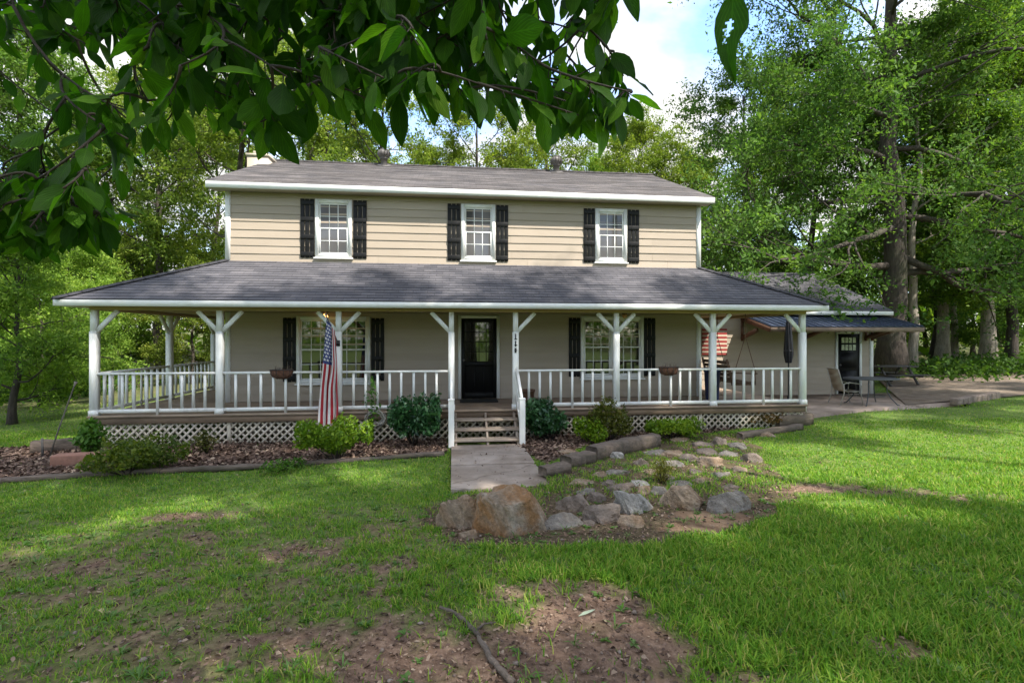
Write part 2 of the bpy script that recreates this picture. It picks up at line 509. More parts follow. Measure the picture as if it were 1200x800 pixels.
def masks(u, v):
    """bare soil, mulch bed, rock bed, hard surface (0..1)"""
    u = np.asarray(u, float); v = np.asarray(v, float)
    n = fbm(u * 1.7, v * 1.7, N3)
    n2 = fbm(u * 4.5, v * 4.5, N4)
    bare = np.zeros(u.shape)
    for bu, bv, ru, rv, s in BARE:
        d = ((u - bu) / ru) ** 2 + ((v - bv) / rv) ** 2
        bare = np.maximum(bare, s * (1 - sst(.45, 1.25, np.sqrt(d))))
    left = (1 - sst(.2, 2.2, u)) * (1 - sst(5.6, 7.0, v)) * sst(-9, -5, u)
    n5 = fbm(u * 11, v * 11, N1)
    bare = np.maximum(bare, .31 * left)
    bare = np.clip(bare * 1.15 + ((n - .5) * 1.4 + (n5 - .5) * 1.5) * (.15 + np.minimum(1, bare * 2)) + (n2 - .55) * .5, 0, 1)
    du = (n2 - .5) * .5; dv = (n - .5) * .5
    bed = (inside(u, v + dv * .3, P_BEDL) | inside(u, v + dv * .3, P_BEDR)).astype(float)
    rock = inside(u + du, v + dv, P_ROCK).astype(float)
    hard = ((u > WALK[0] + .035) & (u < WALK[1] - .03) & (v > WALK[2] + .06) & (v < 11)) | ((u > -7) & (u < 8) & (v > 10.85)) | ((u > 6.4) & (v > 12.25 + .05 * (u - 8)) & (v < 24) & (u < 14.6))
    return bare, bed, rock, hard.astype(float)

def axis(parts):
    a = [parts[0][0]]
    for lo, hi, st in parts:
        k = max(1, int(round((hi - lo) / st)))
        a += list(np.linspace(lo, hi, k + 1)[1:])
    return np.array(a)
gu = axis([(-600, -120, 60), (-120, -40, 8), (-40, -14, 1.3), (-14, -8, .25), (-8, 10, .075), (10, 16, .2), (16, 40, 1.2), (40, 120, 8), (120, 600, 60)])
gv = axis([(-300, -60, 40), (-60, -8, 4), (-8, 1.2, .5), (1.2, 11.2, .07), (11.2, 20, .35), (20, 60, 1.6), (60, 130, 7), (130, 900, 70)])
GU, GV = np.meshgrid(gu, gv)
GZ = terrain(GU, GV)
b_, bd_, rk_, hd_ = masks(GU, GV)
GZ = GZ + (b_ > .5) * (fbm(GU * 9, GV * 9, N1) - .5) * .03 + bd_ * ((fbm(GU * 8, GV * 8, N4) - .5) * .05 + .02) - hd_ * .09
nu, nv = len(gu), len(gv)
gi = (np.arange(nv - 1)[:, None] * nu + np.arange(nu - 1)[None]).ravel()
gm = MB().add(np.stack([GU, GV, GZ], -1).reshape(-1, 3), np.stack([gi, gi + 1, gi + nu + 1, gi + nu], -1))
def ground_mat():
    m, nt, b, o = new_mat('lawn soil and woodland floor')
    def at(n):
        a = nt.nodes.new('ShaderNodeAttribute'); a.attribute_name = n
        return a.outputs['Fac']
    tc = nt.nodes.new('ShaderNodeTexCoord'); P = tc.outputs['Object']
    nf = noise(nt, 14, 8, .7); nb = noise(nt, 1.3, 6, .6); nm = noise(nt, 4.5, 6, .65)
    thatch = ramp(nt, nf, [(.3, (.055, .085, .02)), (.5, (.10, .17, .03)), (.72, (.18, .20, .065))])
    soil = ramp(nt, nf, [(.28, (.075, .045, .03)), (.5, (.19, .122, .085)), (.72, (.34, .235, .165))])
    clay = ramp(nt, nm, [(.35, (.18, .105, .065)), (.7, (.37, .25, .16))])
    cf = ramp(nt, nb, [(.56, (0, 0, 0)), (.68, (.85, .85, .85))])
    soil = mixc(nt, cf, soil, clay)
    mulch = ramp(nt, nf, [(.3, (.04, .024, .018)), (.52, (.10, .062, .045)), (.75, (.18, .125, .09))])
    floor = ramp(nt, nm, [(.35, (.06, .07, .025)), (.5, (.10, .12, .035)), (.62, (.16, .125, .075)), (.75, (.24, .19, .12))])
    c = mixc(nt, at('bare'), thatch, soil)
    c = mixc(nt, at('bed'), c, mulch)
    c = mixc(nt, at('woods'), c, floor)
    c = mixc(nt, at('claypatch'), c, clay)
    nt.links.new(c, b.inputs['Base Color'])
    b.inputs['Roughness'].default_value = .95
    b.inputs['Specular IOR Level'].default_value = .2
    bump(nt, b, nf, .8, .03)
    return m
ground = gm.build('ground', ground_mat(), smooth=True)
tag(ground, 'green lawn with bare soil patches around the house', 'ground', kind='structure')
def attr(name, arr):
    a = ground.data.attributes.new(name, 'FLOAT', 'POINT')
    a.data.foreach_set('value', np.asarray(arr, np.float32).ravel())
attr('bare', np.clip(b_, 0, 1))
attr('bed', np.clip(bd_ + rk_ * .85, 0, 1))
attr('claypatch', inside(GU + (fbm(GU * 4, GV * 4, N3) - .5) * .4, GV, P_SOIL).astype(float) * .8)
woods = np.clip(sst(17, 24, GV + (fbm(GU * .3, GV * .3, N2) - .5) * 8) + sst(-10, -15, GU) * sst(14, 19, GV) + sst(17, 22, GU), 0, 1)
attr('woods', woods)

# walkway, patio, driveway
def slab(name, x0, x1, y0, y1, z, th, mat, label, cat):
    m = MB().box(x0, x1, y0, y1, z - th, z)
    o = m.build(name, mat, bevel=.012)
    return tag(o, label, cat, kind='structure')
zw = float(terrain(.7, 9.4))
def walk_slab(y0, y1, dz, label):
    nx, ny = 5, 9
    xs = np.linspace(WALK[0], WALK[1], nx); ys = np.linspace(y0, y1, ny)
    X, Y = np.meshgrid(xs, ys)
    zc = np.interp(Y, [WALK[2], WALK[3]], [float(terrain(.7, WALK[2])) + .02, zw + .03]) + dz
    top = np.stack([X, Y, zc], -1).reshape(-1, 3); bot = top - np.array((0, 0, .25))
    ii = (np.arange(ny - 1)[:, None] * nx + np.arange(nx - 1)[None]).ravel()
    m = MB().add(np.concatenate([top, bot]), np.stack([ii, ii + 1, ii + nx + 1, ii + nx], -1))
    edge = list(range(nx)) + [r * nx + nx - 1 for r in range(1, ny)] + [(ny - 1) * nx + k for k in range(nx - 2, -1, -1)] + [r * nx for r in range(ny - 2, 0, -1)]
    n_ = nx * ny
    m.f.append((np.array([(b, a, a + n_, b + n_) for a, b in zip(edge, edge[1:] + edge[:1])]), 0))
    tag(m.build('walkway', M_concrete, bevel=.01), label, 'walkway', kind='structure')
walk_slab(8.35, 10.02, .02, 'concrete walkway slab at the foot of the porch stairs')
walk_slab(6.95, 8.338, 0, 'lower concrete walkway slab nearest the lawn')
pm = MB()
pe = [on_ground(938, 492)[:2], on_ground(1000, 484)[:2], on_ground(1060, 476)[:2], on_ground(1125, 472)[:2]]
pz = [.235, .25, .27, .29]
far = [(7.9, 15.6), (10.5, 15.6), (13.0, 15.6), (14.9, 15.6)]
for k in range(3):
    a, b2 = pe[k], pe[k + 1]; c, d = far[k + 1], far[k]
    v8 = [(a[0], a[1], pz[k] - .3), (b2[0], b2[1], pz[k + 1] - .3), (c[0], c[1], .0), (d[0], d[1], .0),
          (a[0], a[1], pz[k]), (b2[0], b2[1], pz[k + 1]), (c[0], c[1], .29), (d[0], d[1], .27)]
    pm.add(v8, [(4, 5, 6, 7), (0, 1, 5, 4), (2, 3, 7, 6)])
pm.box(6.44, 7.9, 12.75, 15.48, 0, .265)
tag(pm.build('patio', M_patio), 'pinkish concrete patio beside the side door', 'patio', kind='structure')
drive_n = [on_ground(1062, 476), on_ground(1125, 470), on_ground(1180, 466), on_ground(1260, 457), on_ground(1500, 450)]
drive_f = [on_ground(1030, 446), on_ground(1090, 441), on_ground(1150, 438), on_ground(1230, 435), on_ground(1500, 430)]
dm = MB()
rows = []
for k in range(9):
    s = k / 8
    row = []
    for j in range(41):
        x = j / 40 * 4; i = min(3, int(x)); f = x - i
        n0 = np.array(drive_n[i][:2]) * (1 - f) + np.array(drive_n[i + 1][:2]) * f
        f0 = np.array(drive_f[i][:2]) * (1 - f) + np.array(drive_f[i + 1][:2]) * f
        p = n0 * (1 - s) + f0 * s
        row.append((p[0], p[1], float(terrain(p[0], p[1])) + .035))
    rows.append(row)
V = np.array(rows).reshape(-1, 3)
ii = (np.arange(8)[:, None] * 41 + np.arange(40)[None]).ravel()
dm.add(V, np.stack([ii, ii + 1, ii + 42, ii + 41], -1))
M_drive = simple('gravel drive', (.20, .155, .115), .95, .4, 5, .9, dirt=(.12, .085, .055), dist=.03)
tag(dm.build('driveway', M_drive, smooth=True), 'brown gravel driveway curving past the side door', 'driveway', kind='structure')

# ------------------------------------------------------------------ the house
house = empty('house', (0, 0, 0))
tag(house, 'two-storey tan clapboard house with wraparound white-railed porch and grey shingle roofs', 'house')
WV = 12.71                    # main front wall
UL, UR = -5.27, 6.42          # its corners
DZ = .62                      # deck height
PV = 10.88                    # porch post plane

def lap_wall(mb, u0, u1, z0, z1, v, exp=.185, seed=1, flip=1):
    """clapboards on a wall that faces -v, in lengths with staggered butt joints"""
    r = random.Random(seed)
    z = z0; row = 0
    while z < z1 - .01:
        zt = min(z1, z + exp)
        a0 = u0; first = True
        while a0 < u1 - .01:
            a1 = min(u1, a0 + (r.uniform(1.0, 3.6) if first else 3.66)); first = False
            if u1 - a1 < .4: a1 = u1
            m = r.choice((0, 0, 1, 2))
            n = max(1, int((a1 - a0) / .9)); xs = np.linspace(a0 + .0015, a1 - .0015, n + 1)
            dz = [r.uniform(-.004, .004) for _ in xs]; dv = [r.uniform(-.003, .003) for _ in xs]
            for k in range(n):
                b0, b1 = xs[k], xs[k + 1]
                lo0 = (b0, v - .023 + dv[k], z + dz[k]); lo1 = (b1, v - .023 + dv[k + 1], z + dz[k + 1])
                hi0 = (b0, v - .003, zt + .012); hi1 = (b1, v - .003, zt + .012)
                bk0 = (b0, v + .001, z + dz[k] + .001); bk1 = (b1, v + .001, z + dz[k + 1] + .001)
                mb.quad(lo0, lo1, hi1, hi0, m)
                mb.quad(bk0, bk1, lo1, lo0, m)
            a0 = a1
        z = zt; row += 1
upper = MB(); lap_wall(upper, UL, UR, 3.93, 5.55, WV, .19, 2)
upper.box(UL, UR, WV + .002, 20.3, 3.6, 5.6)
upper.build('upper_wall', M_sidings, house)
lower = MB(); lap_wall(lower, UL, UR, DZ + .01, 2.75, WV, .19, 3)
lower.box(UL, UR, WV + .002, 20.3, -.4, 3.6)
lower.build('lower_wall', M_sidings, house)
# gable triangles
for uu in (UL + .01, UR - .01):
    MB().add([(uu, WV, 5.6), (uu, 20.3, 5.6), (uu, 16.5, 7.4)], [(0, 1, 2)]).build('gable_wall', M_siding, house)
for uu, side in ((UL, -1), (UR, 1)):
    t_ = MB()
    x0, x1 = (uu - .012, uu + .10) if side < 0 else (uu - .10, uu + .012)
    t_.box(x0, x1, WV - .034, WV + .10, 3.90, 5.58)
    t_.build('corner_trim', M_white, house)
    t_ = MB(); t_.box(x0, x1, WV - .034, WV + .10, DZ, 2.74)
    t_.build('corner_trim', M_white, house)

def roof_plane(mb, a, b2, c, d, exp=.15, th=.05, seed=1):
    """stepped shingle courses; a,b eave left/right, c,d top right/left"""
    a, b2, c, d = (np.array(p, float) for p in (a, b2, c, d))
    r = random.Random(seed)
    slope = np.linalg.norm((d + c) / 2 - (a + b2) / 2)
    n = max(2, int(round(slope / exp)))
    nrm = np.cross(b2 - a, (d + c) / 2 - (a + b2) / 2); nrm /= np.linalg.norm(nrm)
    along = (b2 - a) / np.linalg.norm(b2 - a)
    for k in range(n):
        s0, s1 = k / n, (k + 1) / n
        L0, R0 = a + (d - a) * s0, b2 + (c - b2) * s0
        L1, R1 = a + (d - a) * s1, b2 + (c - b2) * s1
        seg = 14
        j = [r.uniform(-.004, .004) for _ in range(seg + 1)]
        for q in range(seg):
            f0, f1 = q / seg, (q + 1) / seg
            up0 = nrm * (.009 + j[q]); up1 = nrm * (.009 + j[q + 1])
            p0 = L0 + (R0 - L0) * f0 + up0; p1 = L0 + (R0 - L0) * f1 + up1
            p2 = L1 + (R1 - L1) * f1 + nrm * .002; p3 = L1 + (R1 - L1) * f0 + nrm * .002
            uvs = [(np.dot(p - a, along), s) for p, s in ((p0, s0 * slope * .15 / (slope / n)), (p1, s0 * slope * .15 / (slope / n)), (p2, s1 * slope * .15 / (slope / n)), (p3, s1 * slope * .15 / (slope / n)))]
            mb.quad(p0, p1, p2, p3, 0, uvs)
            mb.quad(p0 - up0 * 1.2, p1 - up1 * 1.2, p1, p0, 0, [uvs[0], uvs[1], uvs[1], uvs[0]])
    # underside
    e = nrm * th
    mb.add([a - e, b2 - e, c - e, d - e, a, b2, c, d], [(3, 2, 1, 0), (0, 1, 5, 4), (1, 2, 6, 5), (3, 0, 4, 7)], 0)

EL, ER, EV, EZ = -5.56, 6.63, 12.32, 5.70
RV, RZ = 16.5, 7.58
rf = MB()
roof_plane(rf, (EL, EV, EZ), (ER, EV, EZ), (ER, RV, RZ), (EL, RV, RZ), seed=4)
roof_plane(rf, (ER, 20.7, EZ), (EL, 20.7, EZ), (EL, RV, RZ), (ER, RV, RZ), seed=5)
for k in range(48):
    x = EL + (ER - EL) * k / 48
    rf.obox((x + .125, RV - .07, RZ - .008 + R.uniform(-.006, .006)), (.14, 0, .003), (0, .09, -.042 * -1), (0, -.004, .008))
    rf.obox((x + .125, RV + .07, RZ - .008), (.14, 0, .003), (0, .09, -.042), (0, .004, .008))
main_roof = rf.build('main_roof', M_shingle_top, house)
fs = MB()
fs.box(EL + .01, ER - .01, EV - .012, EV + .02, EZ - .15, EZ - .012)
fs.box(EL + .0, EL + .03, EV + .03, EV + .06, EZ - .15, EZ - .02)
sl = (RZ - EZ) / (RV - EV)
for uu in (EL + .015, ER - .015):
    fs.add([(uu - .012, EV, EZ - .15), (uu - .012, RV, RZ - .15), (uu - .012, RV, RZ - .02), (uu - .012, EV, EZ - .02),
            (uu + .012, EV, EZ - .15), (uu + .012, RV, RZ - .15), (uu + .012, RV, RZ - .02), (uu + .012, EV, EZ - .02)],
           [(0, 3, 2, 1), (4, 5, 6, 7), (0, 1, 5, 4), (2, 3, 7, 6), (0, 4, 7, 3)])
fs.build('eave_fascia', M_white, house)
so = MB(); so.box(EL + .03, ER - .03, EV + .022, WV - .002, EZ - .135, EZ - .115)
so.build('eave_soffit', M_siding, house)
# turbine vents on the main roof
for px in (450, 652):
    v = 16.25
    u = u_at(px, v); z = RZ - (RV - v) * sl
    vm = MB()
    vm.obox((u, v, z + .01), (.2, 0, 0), (0, .2, .2 * sl), (0, -.01, .012))
    vm.lathe([(.10, -.05), (.10, .20), (.12, .20), (.12, .24), (.11, .24)], 20, (u, v, z))
    for k in range(14):
        a = k / 14 * 2 * math.pi
        prof = [(.12, .24), (.19, .30), (.21, .37), (.19, .43), (.12, .48)]
        pts0 = [(u + r_ * math.cos(a + .0), v + r_ * math.sin(a), z + h) for r_, h in prof]
        pts1 = [(u + r_ * .93 * math.cos(a + .38), v + r_ * .93 * math.sin(a + .38), z + h) for r_, h in prof]
        vm.add(pts0 + pts1, [(i, i + 1, i + 6, i + 5) for i in range(4)])
    vm.lathe([(0, .47), (.13, .47), (.12, .50), (0, .52)], 20, (u, v, z))
    vm.build('roof_vent', M_metal, main_roof)
cm = MB()
cm.box(-5.86, -5.28, 15.5, 16.1, -.2, 7.36)
cm.box(-5.89, -5.25, 15.47, 16.13, 7.36, 7.43)
cm.box(-5.74, -5.40, 15.62, 15.98, 7.43, 7.55)
cm.build('chimney', M_chimney, house)

# porch roof
PE = 2.87
A0, A1 = (-7.42, 10.5), (8.33, 10.5)
pr = MB()
TZ = 3.95
roof_plane(pr, (*A0, PE), (*A1, PE), (UR, WV, TZ), (UL, WV, TZ), seed=6)
roof_plane(pr, (-7.42, 17.2, PE), (*A0, PE), (UL, WV, TZ), (UL, 17.2, TZ), seed=7)
roof_plane(pr, (*A1, PE), (8.33, 15.9, PE), (UR, 15.9, TZ), (UR, WV, TZ), seed=8)
for (p, q) in (((*A0, PE), (UL, WV, TZ)), ((*A1, PE), (UR, WV, TZ))):
    p = np.array(p); q = np.array(q)
    for k in range(15):
        s = (q - p) / 15
        c = p + s * (k + .5) + np.array((0, 0, .012))
        h = np.array((s[0], s[1], 0)); h /= np.linalg.norm(h); pp = np.array((-h[1], h[0], 0))
        for sg in (-1, 1):
            pr.obox(c + pp * sg * .06, s * .54, pp * .07 + np.array((0, 0, -.022 * sg)) * 1.0, (0, 0, .007))
pr.build('porch_roof', M_shingle_porch, house)
pf = MB()
pf.box(A0[0] + .01, A1[0] - .01, 10.49, 10.525, PE - .13, PE - .014)
pf.box(A0[0] + .01, A0[0] + .045, 10.53, 17.2, PE - .13, PE - .014)
pf.box(A1[0] - .045, A1[0] - .01, 10.53, 15.4, PE - .13, PE - .014)
pf.build('porch_fascia', M_white, house)
pc = MB()
pc.box(A0[0] + .05, A1[0] - .05, 10.53, WV - .03, PE - .12, PE - .10)
pc.box(A0[0] + .05, UL - .02, WV - .03, 17.2, PE - .12, PE - .10)
pc.box(UR + .02, A1[0] - .05, WV - .03, 15.4, PE - .12, PE - .10)
pc.box(-7.0, 8.02, PV - .06, PV + .06, PE - .19, PE - .121)
pc.box(-7.0, -6.88, PV + .06, 17, PE - .19, PE - .121)
pc.box(7.90, 8.02, PV + .06, 15.3, PE - .19, PE - .121)
pc.build('porch_ceiling', M_soffit, house)

# deck
dk = MB()
v = 10.78; k = 0
while v < WV - .03:
    dk.box(-7.02, 8.04, v, min(v + .135, WV - .025), DZ - .038, DZ + R.uniform(-.002, .002)); v += .141
u = -7.02
v = WV
while v < 17:
    dk.box(-7.02, UL - .005, v - .02, v + .115, DZ - .038, DZ + R.uniform(-.002, .002)); v += .141
v = WV
while v < 15.4:
    dk.box(UR + .025, 8.04, v - .02, v + .115, DZ - .038, DZ + R.uniform(-.002, .002)); v += .141
dk.build('deck', M_deck, house)
rm = MB()
rm.box(-6.98, 8.0, 10.81, 10.85, DZ - .17, DZ - .04)
rm.box(-7.0, -6.96, 10.853, 17, DZ - .17, DZ - .04)
rm.box(7.97, 8.01, 10.853, 15.4, DZ - .17, DZ - .04)
rm.build('deck_rim', M_rim, house)

# lattice skirting
def lattice(u0, u1, z0, z1, place, sp=.148, w=.040):
    mb = MB()
    for sg, off in ((1, 0), (-1, .012)):
        c = (u0 - z1) - 1 if sg > 0 else (u0 + z0) - 1
        c = math.floor(c / sp) * sp
        cmax = (u1 - z0) + 1 if sg > 0 else (u1 + z1) + 1
        while c < cmax:
            # line: x = c + sg*z
            za, zb = z0, z1
            xa, xb = c + sg * za, c + sg * zb
            lo, hi = 0.0, 1.0
            dx = xb - xa
            for lim, s in ((u0, 1), (u1, -1)):
                fa = s * (xa - lim); fb = s * (xb - lim)
                if fa < 0 and fb < 0: lo, hi = 1, 0
                elif fa < 0: lo = max(lo, fa / (fa - fb))
                elif fb < 0: hi = min(hi, fa / (fa - fb))
            if hi - lo > .02:
                p = (xa + dx * lo, za + (zb - za) * lo); q = (xa + dx * hi, za + (zb - za) * hi)
                mb.bar(place(p[0], off, p[1]), place(q[0], off, q[1]), w, .008, up=place(0, 1, 0) if False else UPV)
            c += sp * 1.0
    # frame
    return mb
UPV = (0, 1, 0)
bounds = [-6.94, -4.45, -2.2, -.05, 1.36, 3.3, 5.5, 7.98]
zf = lambda u: float(terrain(u, 10.8)) - .06
for a, b2 in zip(bounds[:-1], bounds[1:]):
    mb = lattice(a + .02, b2 - .02, zf((a + b2) / 2), DZ - .171, lambda x, o, z: (x, 10.862 + o, z))
    mb.bar((a, 10.858, zf(a)), (a, 10.858, DZ - .171), .07, .012, up=(0, 1, 0))
    mb.build('lattice_panel', M_lattice, house)
UPV = (1, 0, 0)
for a, b2 in ((10.9, 13.6), (13.6, 16.9)):
    lattice(a, b2, -.3, DZ - .171, lambda x, o, z: (-6.95 + o, x, z)).build('lattice_panel', M_lattice, house)
UPV = (1, 0, 0)
fd = MB(); fd.box(-5.2, 6.3, 12.4, 12.6, -.3, .56)
fd.build('foundation', M_concrete, house)

# posts with braces
PU = {p: u_at(p, PV) for p in (111, 258, 397, 529, 604, 722, 835, 940)}
def post(u, v, dirs, du=(1, 0)):
    m = MB()
    m.box(u - .062, u + .062, v - .062, v + .062, DZ - .16 if v < PV + .01 else DZ, 2.26)
    m.box(u - .052, u + .052, v - .052, v + .052, 2.26, PE - .19)
    m.box(u - .075, u + .075, v - .075, v + .075, DZ + .001, DZ + .10)
    p = m.build('porch_post', M_post, house)
    for s in dirs:
        x, y = du[0] * s, du[1] * s
        b2 = MB()
        b2.bar((u + x * .03, v + y * .03, 2.26), (u + x * .42, v + y * .42, PE - .20), .045, .085, up=(0, 0, 1))
        b2.build('brace', M_post, p)
    return p
post(PU[111], PV, (1,)); post(PU[258], PV, (-1, 1)); post(PU[397], PV, (-1, 1))
post(PU[529], PV, (-1,)); p604 = post(PU[604], PV, (1,)); post(PU[722], PV, (-1, 1))
post(PU[835], PV, (-1, 1)); post(PU[940], PV, (-1,))
SV = [13.55, 15.9]
for v in SV: post(PU[111], v, (-1, 1), (0, 1))
# dark iron house number ornament on the stair post
hn = MB()
for k, (z0, z1, w) in enumerate(((2.10, 2.22, .022), (1.95, 2.07, .026), (1.82, 1.92, .04))):
    hn.box(PU[604] - w / 2 - .005, PU[604] + w / 2 - .005, PV - .078, PV - .064, z0, z1)
    hn.box(PU[604] - .03, PU[604] + .03, PV - .076, PV - .0645, z0 + .02 * k, z0 + .02 * k + .02)
hn.build('number_ornament', M_iron, p604)

def railing(p, q, n):
    p = np.array(p, float); q = np.array(q, float)
    m = MB()
    up = np.array((0, 0, 1.))
    m.bar(p + up * 1.435, q + up * 1.435, .085, .042)
    m.bar(p + up * .70, q + up * .70, .045, .07)
    o = m.build('railing', M_post, house)
    d = (q - p) / np.linalg.norm(q - p)
    for k in range(n):
        c = p + (q - p) * (k + 1) / (n + 1)
        c = c + d * R.uniform(-.008, .008)
        bm_ = MB()
        zb = DZ if (n > 6 and k == n // 2) else .735
        w = .023
        side = np.cross(d, up)
        off = side * (.0 if zb > .7 else .034)
        bm_.obox((c[0] + off[0], c[1] + off[1], (zb + 1.414) / 2), d * w, side * w * (.9 if zb > .7 else .48), up * (1.414 - zb) / 2)
        bm_.build('baluster', M_post, o)
    return o
front = [111, 258, 397, 529]
for a, b2, n in ((111, 258, 9), (258, 397, 8), (397, 529, 8)):
    railing((PU[a] + .062, PV, 0), (PU[b2] - .062, PV, 0), n)
for a, b2, n in ((604, 722, 8), (722, 835, 8), (835, 940, 8)):
    railing((PU[a] + .062, PV, 0), (PU[b2] - .062, PV, 0), n)
railing((PU[111], PV + .062, 0), (PU[111], SV[0] - .062, 0), 10)
railing((PU[111], SV[0] + .062, 0), (PU[111], SV[1] - .062, 0), 9)

# stairs
stairs = None
for uu in ((PU[529] + PU[604]) / 2 + .03, PU[529] + .09, PU[604] - .05):
    st = MB()
    st.bar((uu, 10.80, DZ - .12), (uu, 9.98, zw - .02), .04, .17)
    for k in range(1, 4):
        st.box(uu - .019, uu + .019, 10.80 - .27 * k, 10.79 - .27 * (k - 1), DZ - .155 * k - .12, DZ - .155 * k - .041)
    q = st.build('stairs' if stairs is None else 'stringer', M_tread, stairs or house)
    stairs = stairs or q
for k in range(1, 4):
    t_ = MB(); z = DZ - .155 * k
    v1 = 10.795 - .27 * (k - 1)
    t_.box(PU[529] + .045, PU[604] - .002, v1 - .29, v1 - .155, z - .04, z)
    t_.box(PU[529] + .045, PU[604] - .002, v1 - .148, v1 - .012, z - .04, z)
    t_.build('tread', M_tread, stairs, bevel=.006)
for uu, off in ((PU[529], 0), (PU[604] + .02, 0)):
    nm = MB(); nm.box(uu - .055, uu + .055, 9.90, 10.01, zw + .02, .93)
    nm.box(uu - .062, uu + .062, 9.893, 10.017, .93, .955)
    nm.build('newel', M_post, stairs, bevel=.005)
    hr = MB()
    hr.bar((uu, PV - .07, 1.44), (uu, 10.012, .88), .05, .15)
    hr.bar((uu, PV - .07, .88), (uu, 10.012, .32), .045, .13)
    for k in range(3):
        s = (k + 1) / 4
        vv = PV - .07 + (10.012 - PV + .07) * s
        hr.box(uu - .018, uu + .018, vv - .03, vv + .03, .88 - .56 * s + .06, 1.44 - .56 * s - .07)
    hr.build('handrail', M_post, stairs)

# windows and shutters
def window(u0, u1, z0, z1, v, units, cols, rows, glass):
    c = MB(); cw = .085; f = v - .058
    c.box(u0, u0 + cw, f, v - .001, z0, z1); c.box(u1 - cw, u1, f, v - .001, z0, z1)
    c.box(u0 + cw, u1 - cw, f + .002, v - .001, z1 - cw, z1); c.box(u0 + cw, u1 - cw, f + .002, v - .001, z0, z0 + cw)
    o = c.build('window', M_white, house)
    s = MB(); s.box(u0 - .03, u1 + .03, f - .035, v - .003, z0 - .035, z0 - .002); s.build('sill', M_white, o, bevel=.004)
    iu0, iu1, iz0, iz1 = u0 + cw + .002, u1 - cw - .002, z0 + cw + .002, z1 - cw - .002
    w = (iu1 - iu0 - (units - 1) * .11) / units
    for k in range(units):
        a = iu0 + k * (w + .11); b2 = a + w
        if k:
            mm = MB(); mm.box(a - .108, a - .002, f + .004, v - .002, iz0, iz1); mm.build('mullion', M_white, o)
        zm = (iz0 + iz1) / 2
        for (za, zb, fo) in ((zm - .02, iz1, .030), (iz0, zm + .02, .020)):
            sh = MB(); y0, y1 = f + fo, f + fo + .012; r = .036
            sh.box(a, a + r, y0, y1, za, zb); sh.box(b2 - r, b2, y0, y1, za, zb)
            sh.box(a + r, b2 - r, y0 + .001, y1, zb - r, zb); sh.box(a + r, b2 - r, y0 + .001, y1, za, za + r)
            for i in range(1, cols):
                x = a + r + (w - 2 * r) * i / cols
                sh.box(x - .009, x + .009, y0 + .003, y1 - .002, za + r, zb - r)
            for i in range(1, rows // 2):
                z = za + r + (zb - za - 2 * r) * i / (rows // 2)
                sh.box(a + r, b2 - r, y0 + .0045, y1 - .001, z - .009, z + .009)
            so_ = sh.build('sash', M_white, o)
            gp = MB(); gp.quad((a + .01, y1 - .004, za + .01), (b2 - .01, y1 - .004, za + .01), (b2 - .01, y1 - .004, zb - .01), (a + .01, y1 - .004, zb - .01))
            gp.build('pane', glass, o)
    return o
def shutter(u0, u1, z0, z1, v, nb=3):
    m = MB(); w = (u1 - u0); g = .022; bw = (w - g * (nb - 1)) / nb
    f = v - .062
    for k in range(nb):
        m.box(u0 + k * (bw + g), u0 + k * (bw + g) + bw, f + .02, v - .02, z0 + R.uniform(0, .006), z1)
    for z in (z0 + .09, z0 + (z1 - z0) * .36, z0 + (z1 - z0) * .66, z1 - .09):
        m.box(u0 + .004, u1 - .004, f, f + .02, z - .05, z + .05)
    m.build('shutter', M_black, house, bevel=.003)
# (window left, right, top, bottom in photo pixels), (left shutter), (right shutter)
UPW = [(369.5, 412.5, 234, 302, (352, 368), (414, 429.5)), (540.5, 580.5, 239.5, 305.5, (524.5, 539.3), (581.7, 595.5)), (697.5, 734.5, 245, 307.5, (684.3, 697), (736, 749))]
for a, b2, yt, yb, sl_, sr in UPW:
    mid = (a + b2) / 2
    window(u_at(a, WV - .03), u_at(b2, WV - .03), z_at(mid, yb, WV - .03), z_at(mid, yt, WV - .03), WV, 1, 3, 4, M_glass_up)
    for s in (sl_, sr):
        shutter(u_at(s[0], WV - .04), u_at(s[1], WV - .04), z_at(mid, yb, WV - .04) - .01, z_at(mid, yt, WV - .04), WV)
LOW = [(347.5, 434, 370.5, 449, (331.5, 346.6), (435, 450)), (680.5, 754, 370.5, 443, (666.8, 679.8), (754.6, 768))]
for a, b2, yt, yb, sl_, sr in LOW:
    mid = (a + b2) / 2
    window(u_at(a, WV - .03), u_at(b2, WV - .03), z_at(mid, yb, WV - .03), z_at(mid, yt, WV - .03), WV, 2, 3, 4, M_glass)
    for s in (sl_, sr):
        shutter(u_at(s[0], WV - .04), u_at(s[1], WV - .04), z_at(mid, yb - 2, WV - .04), z_at(mid, yt + 2, WV - .04), WV)
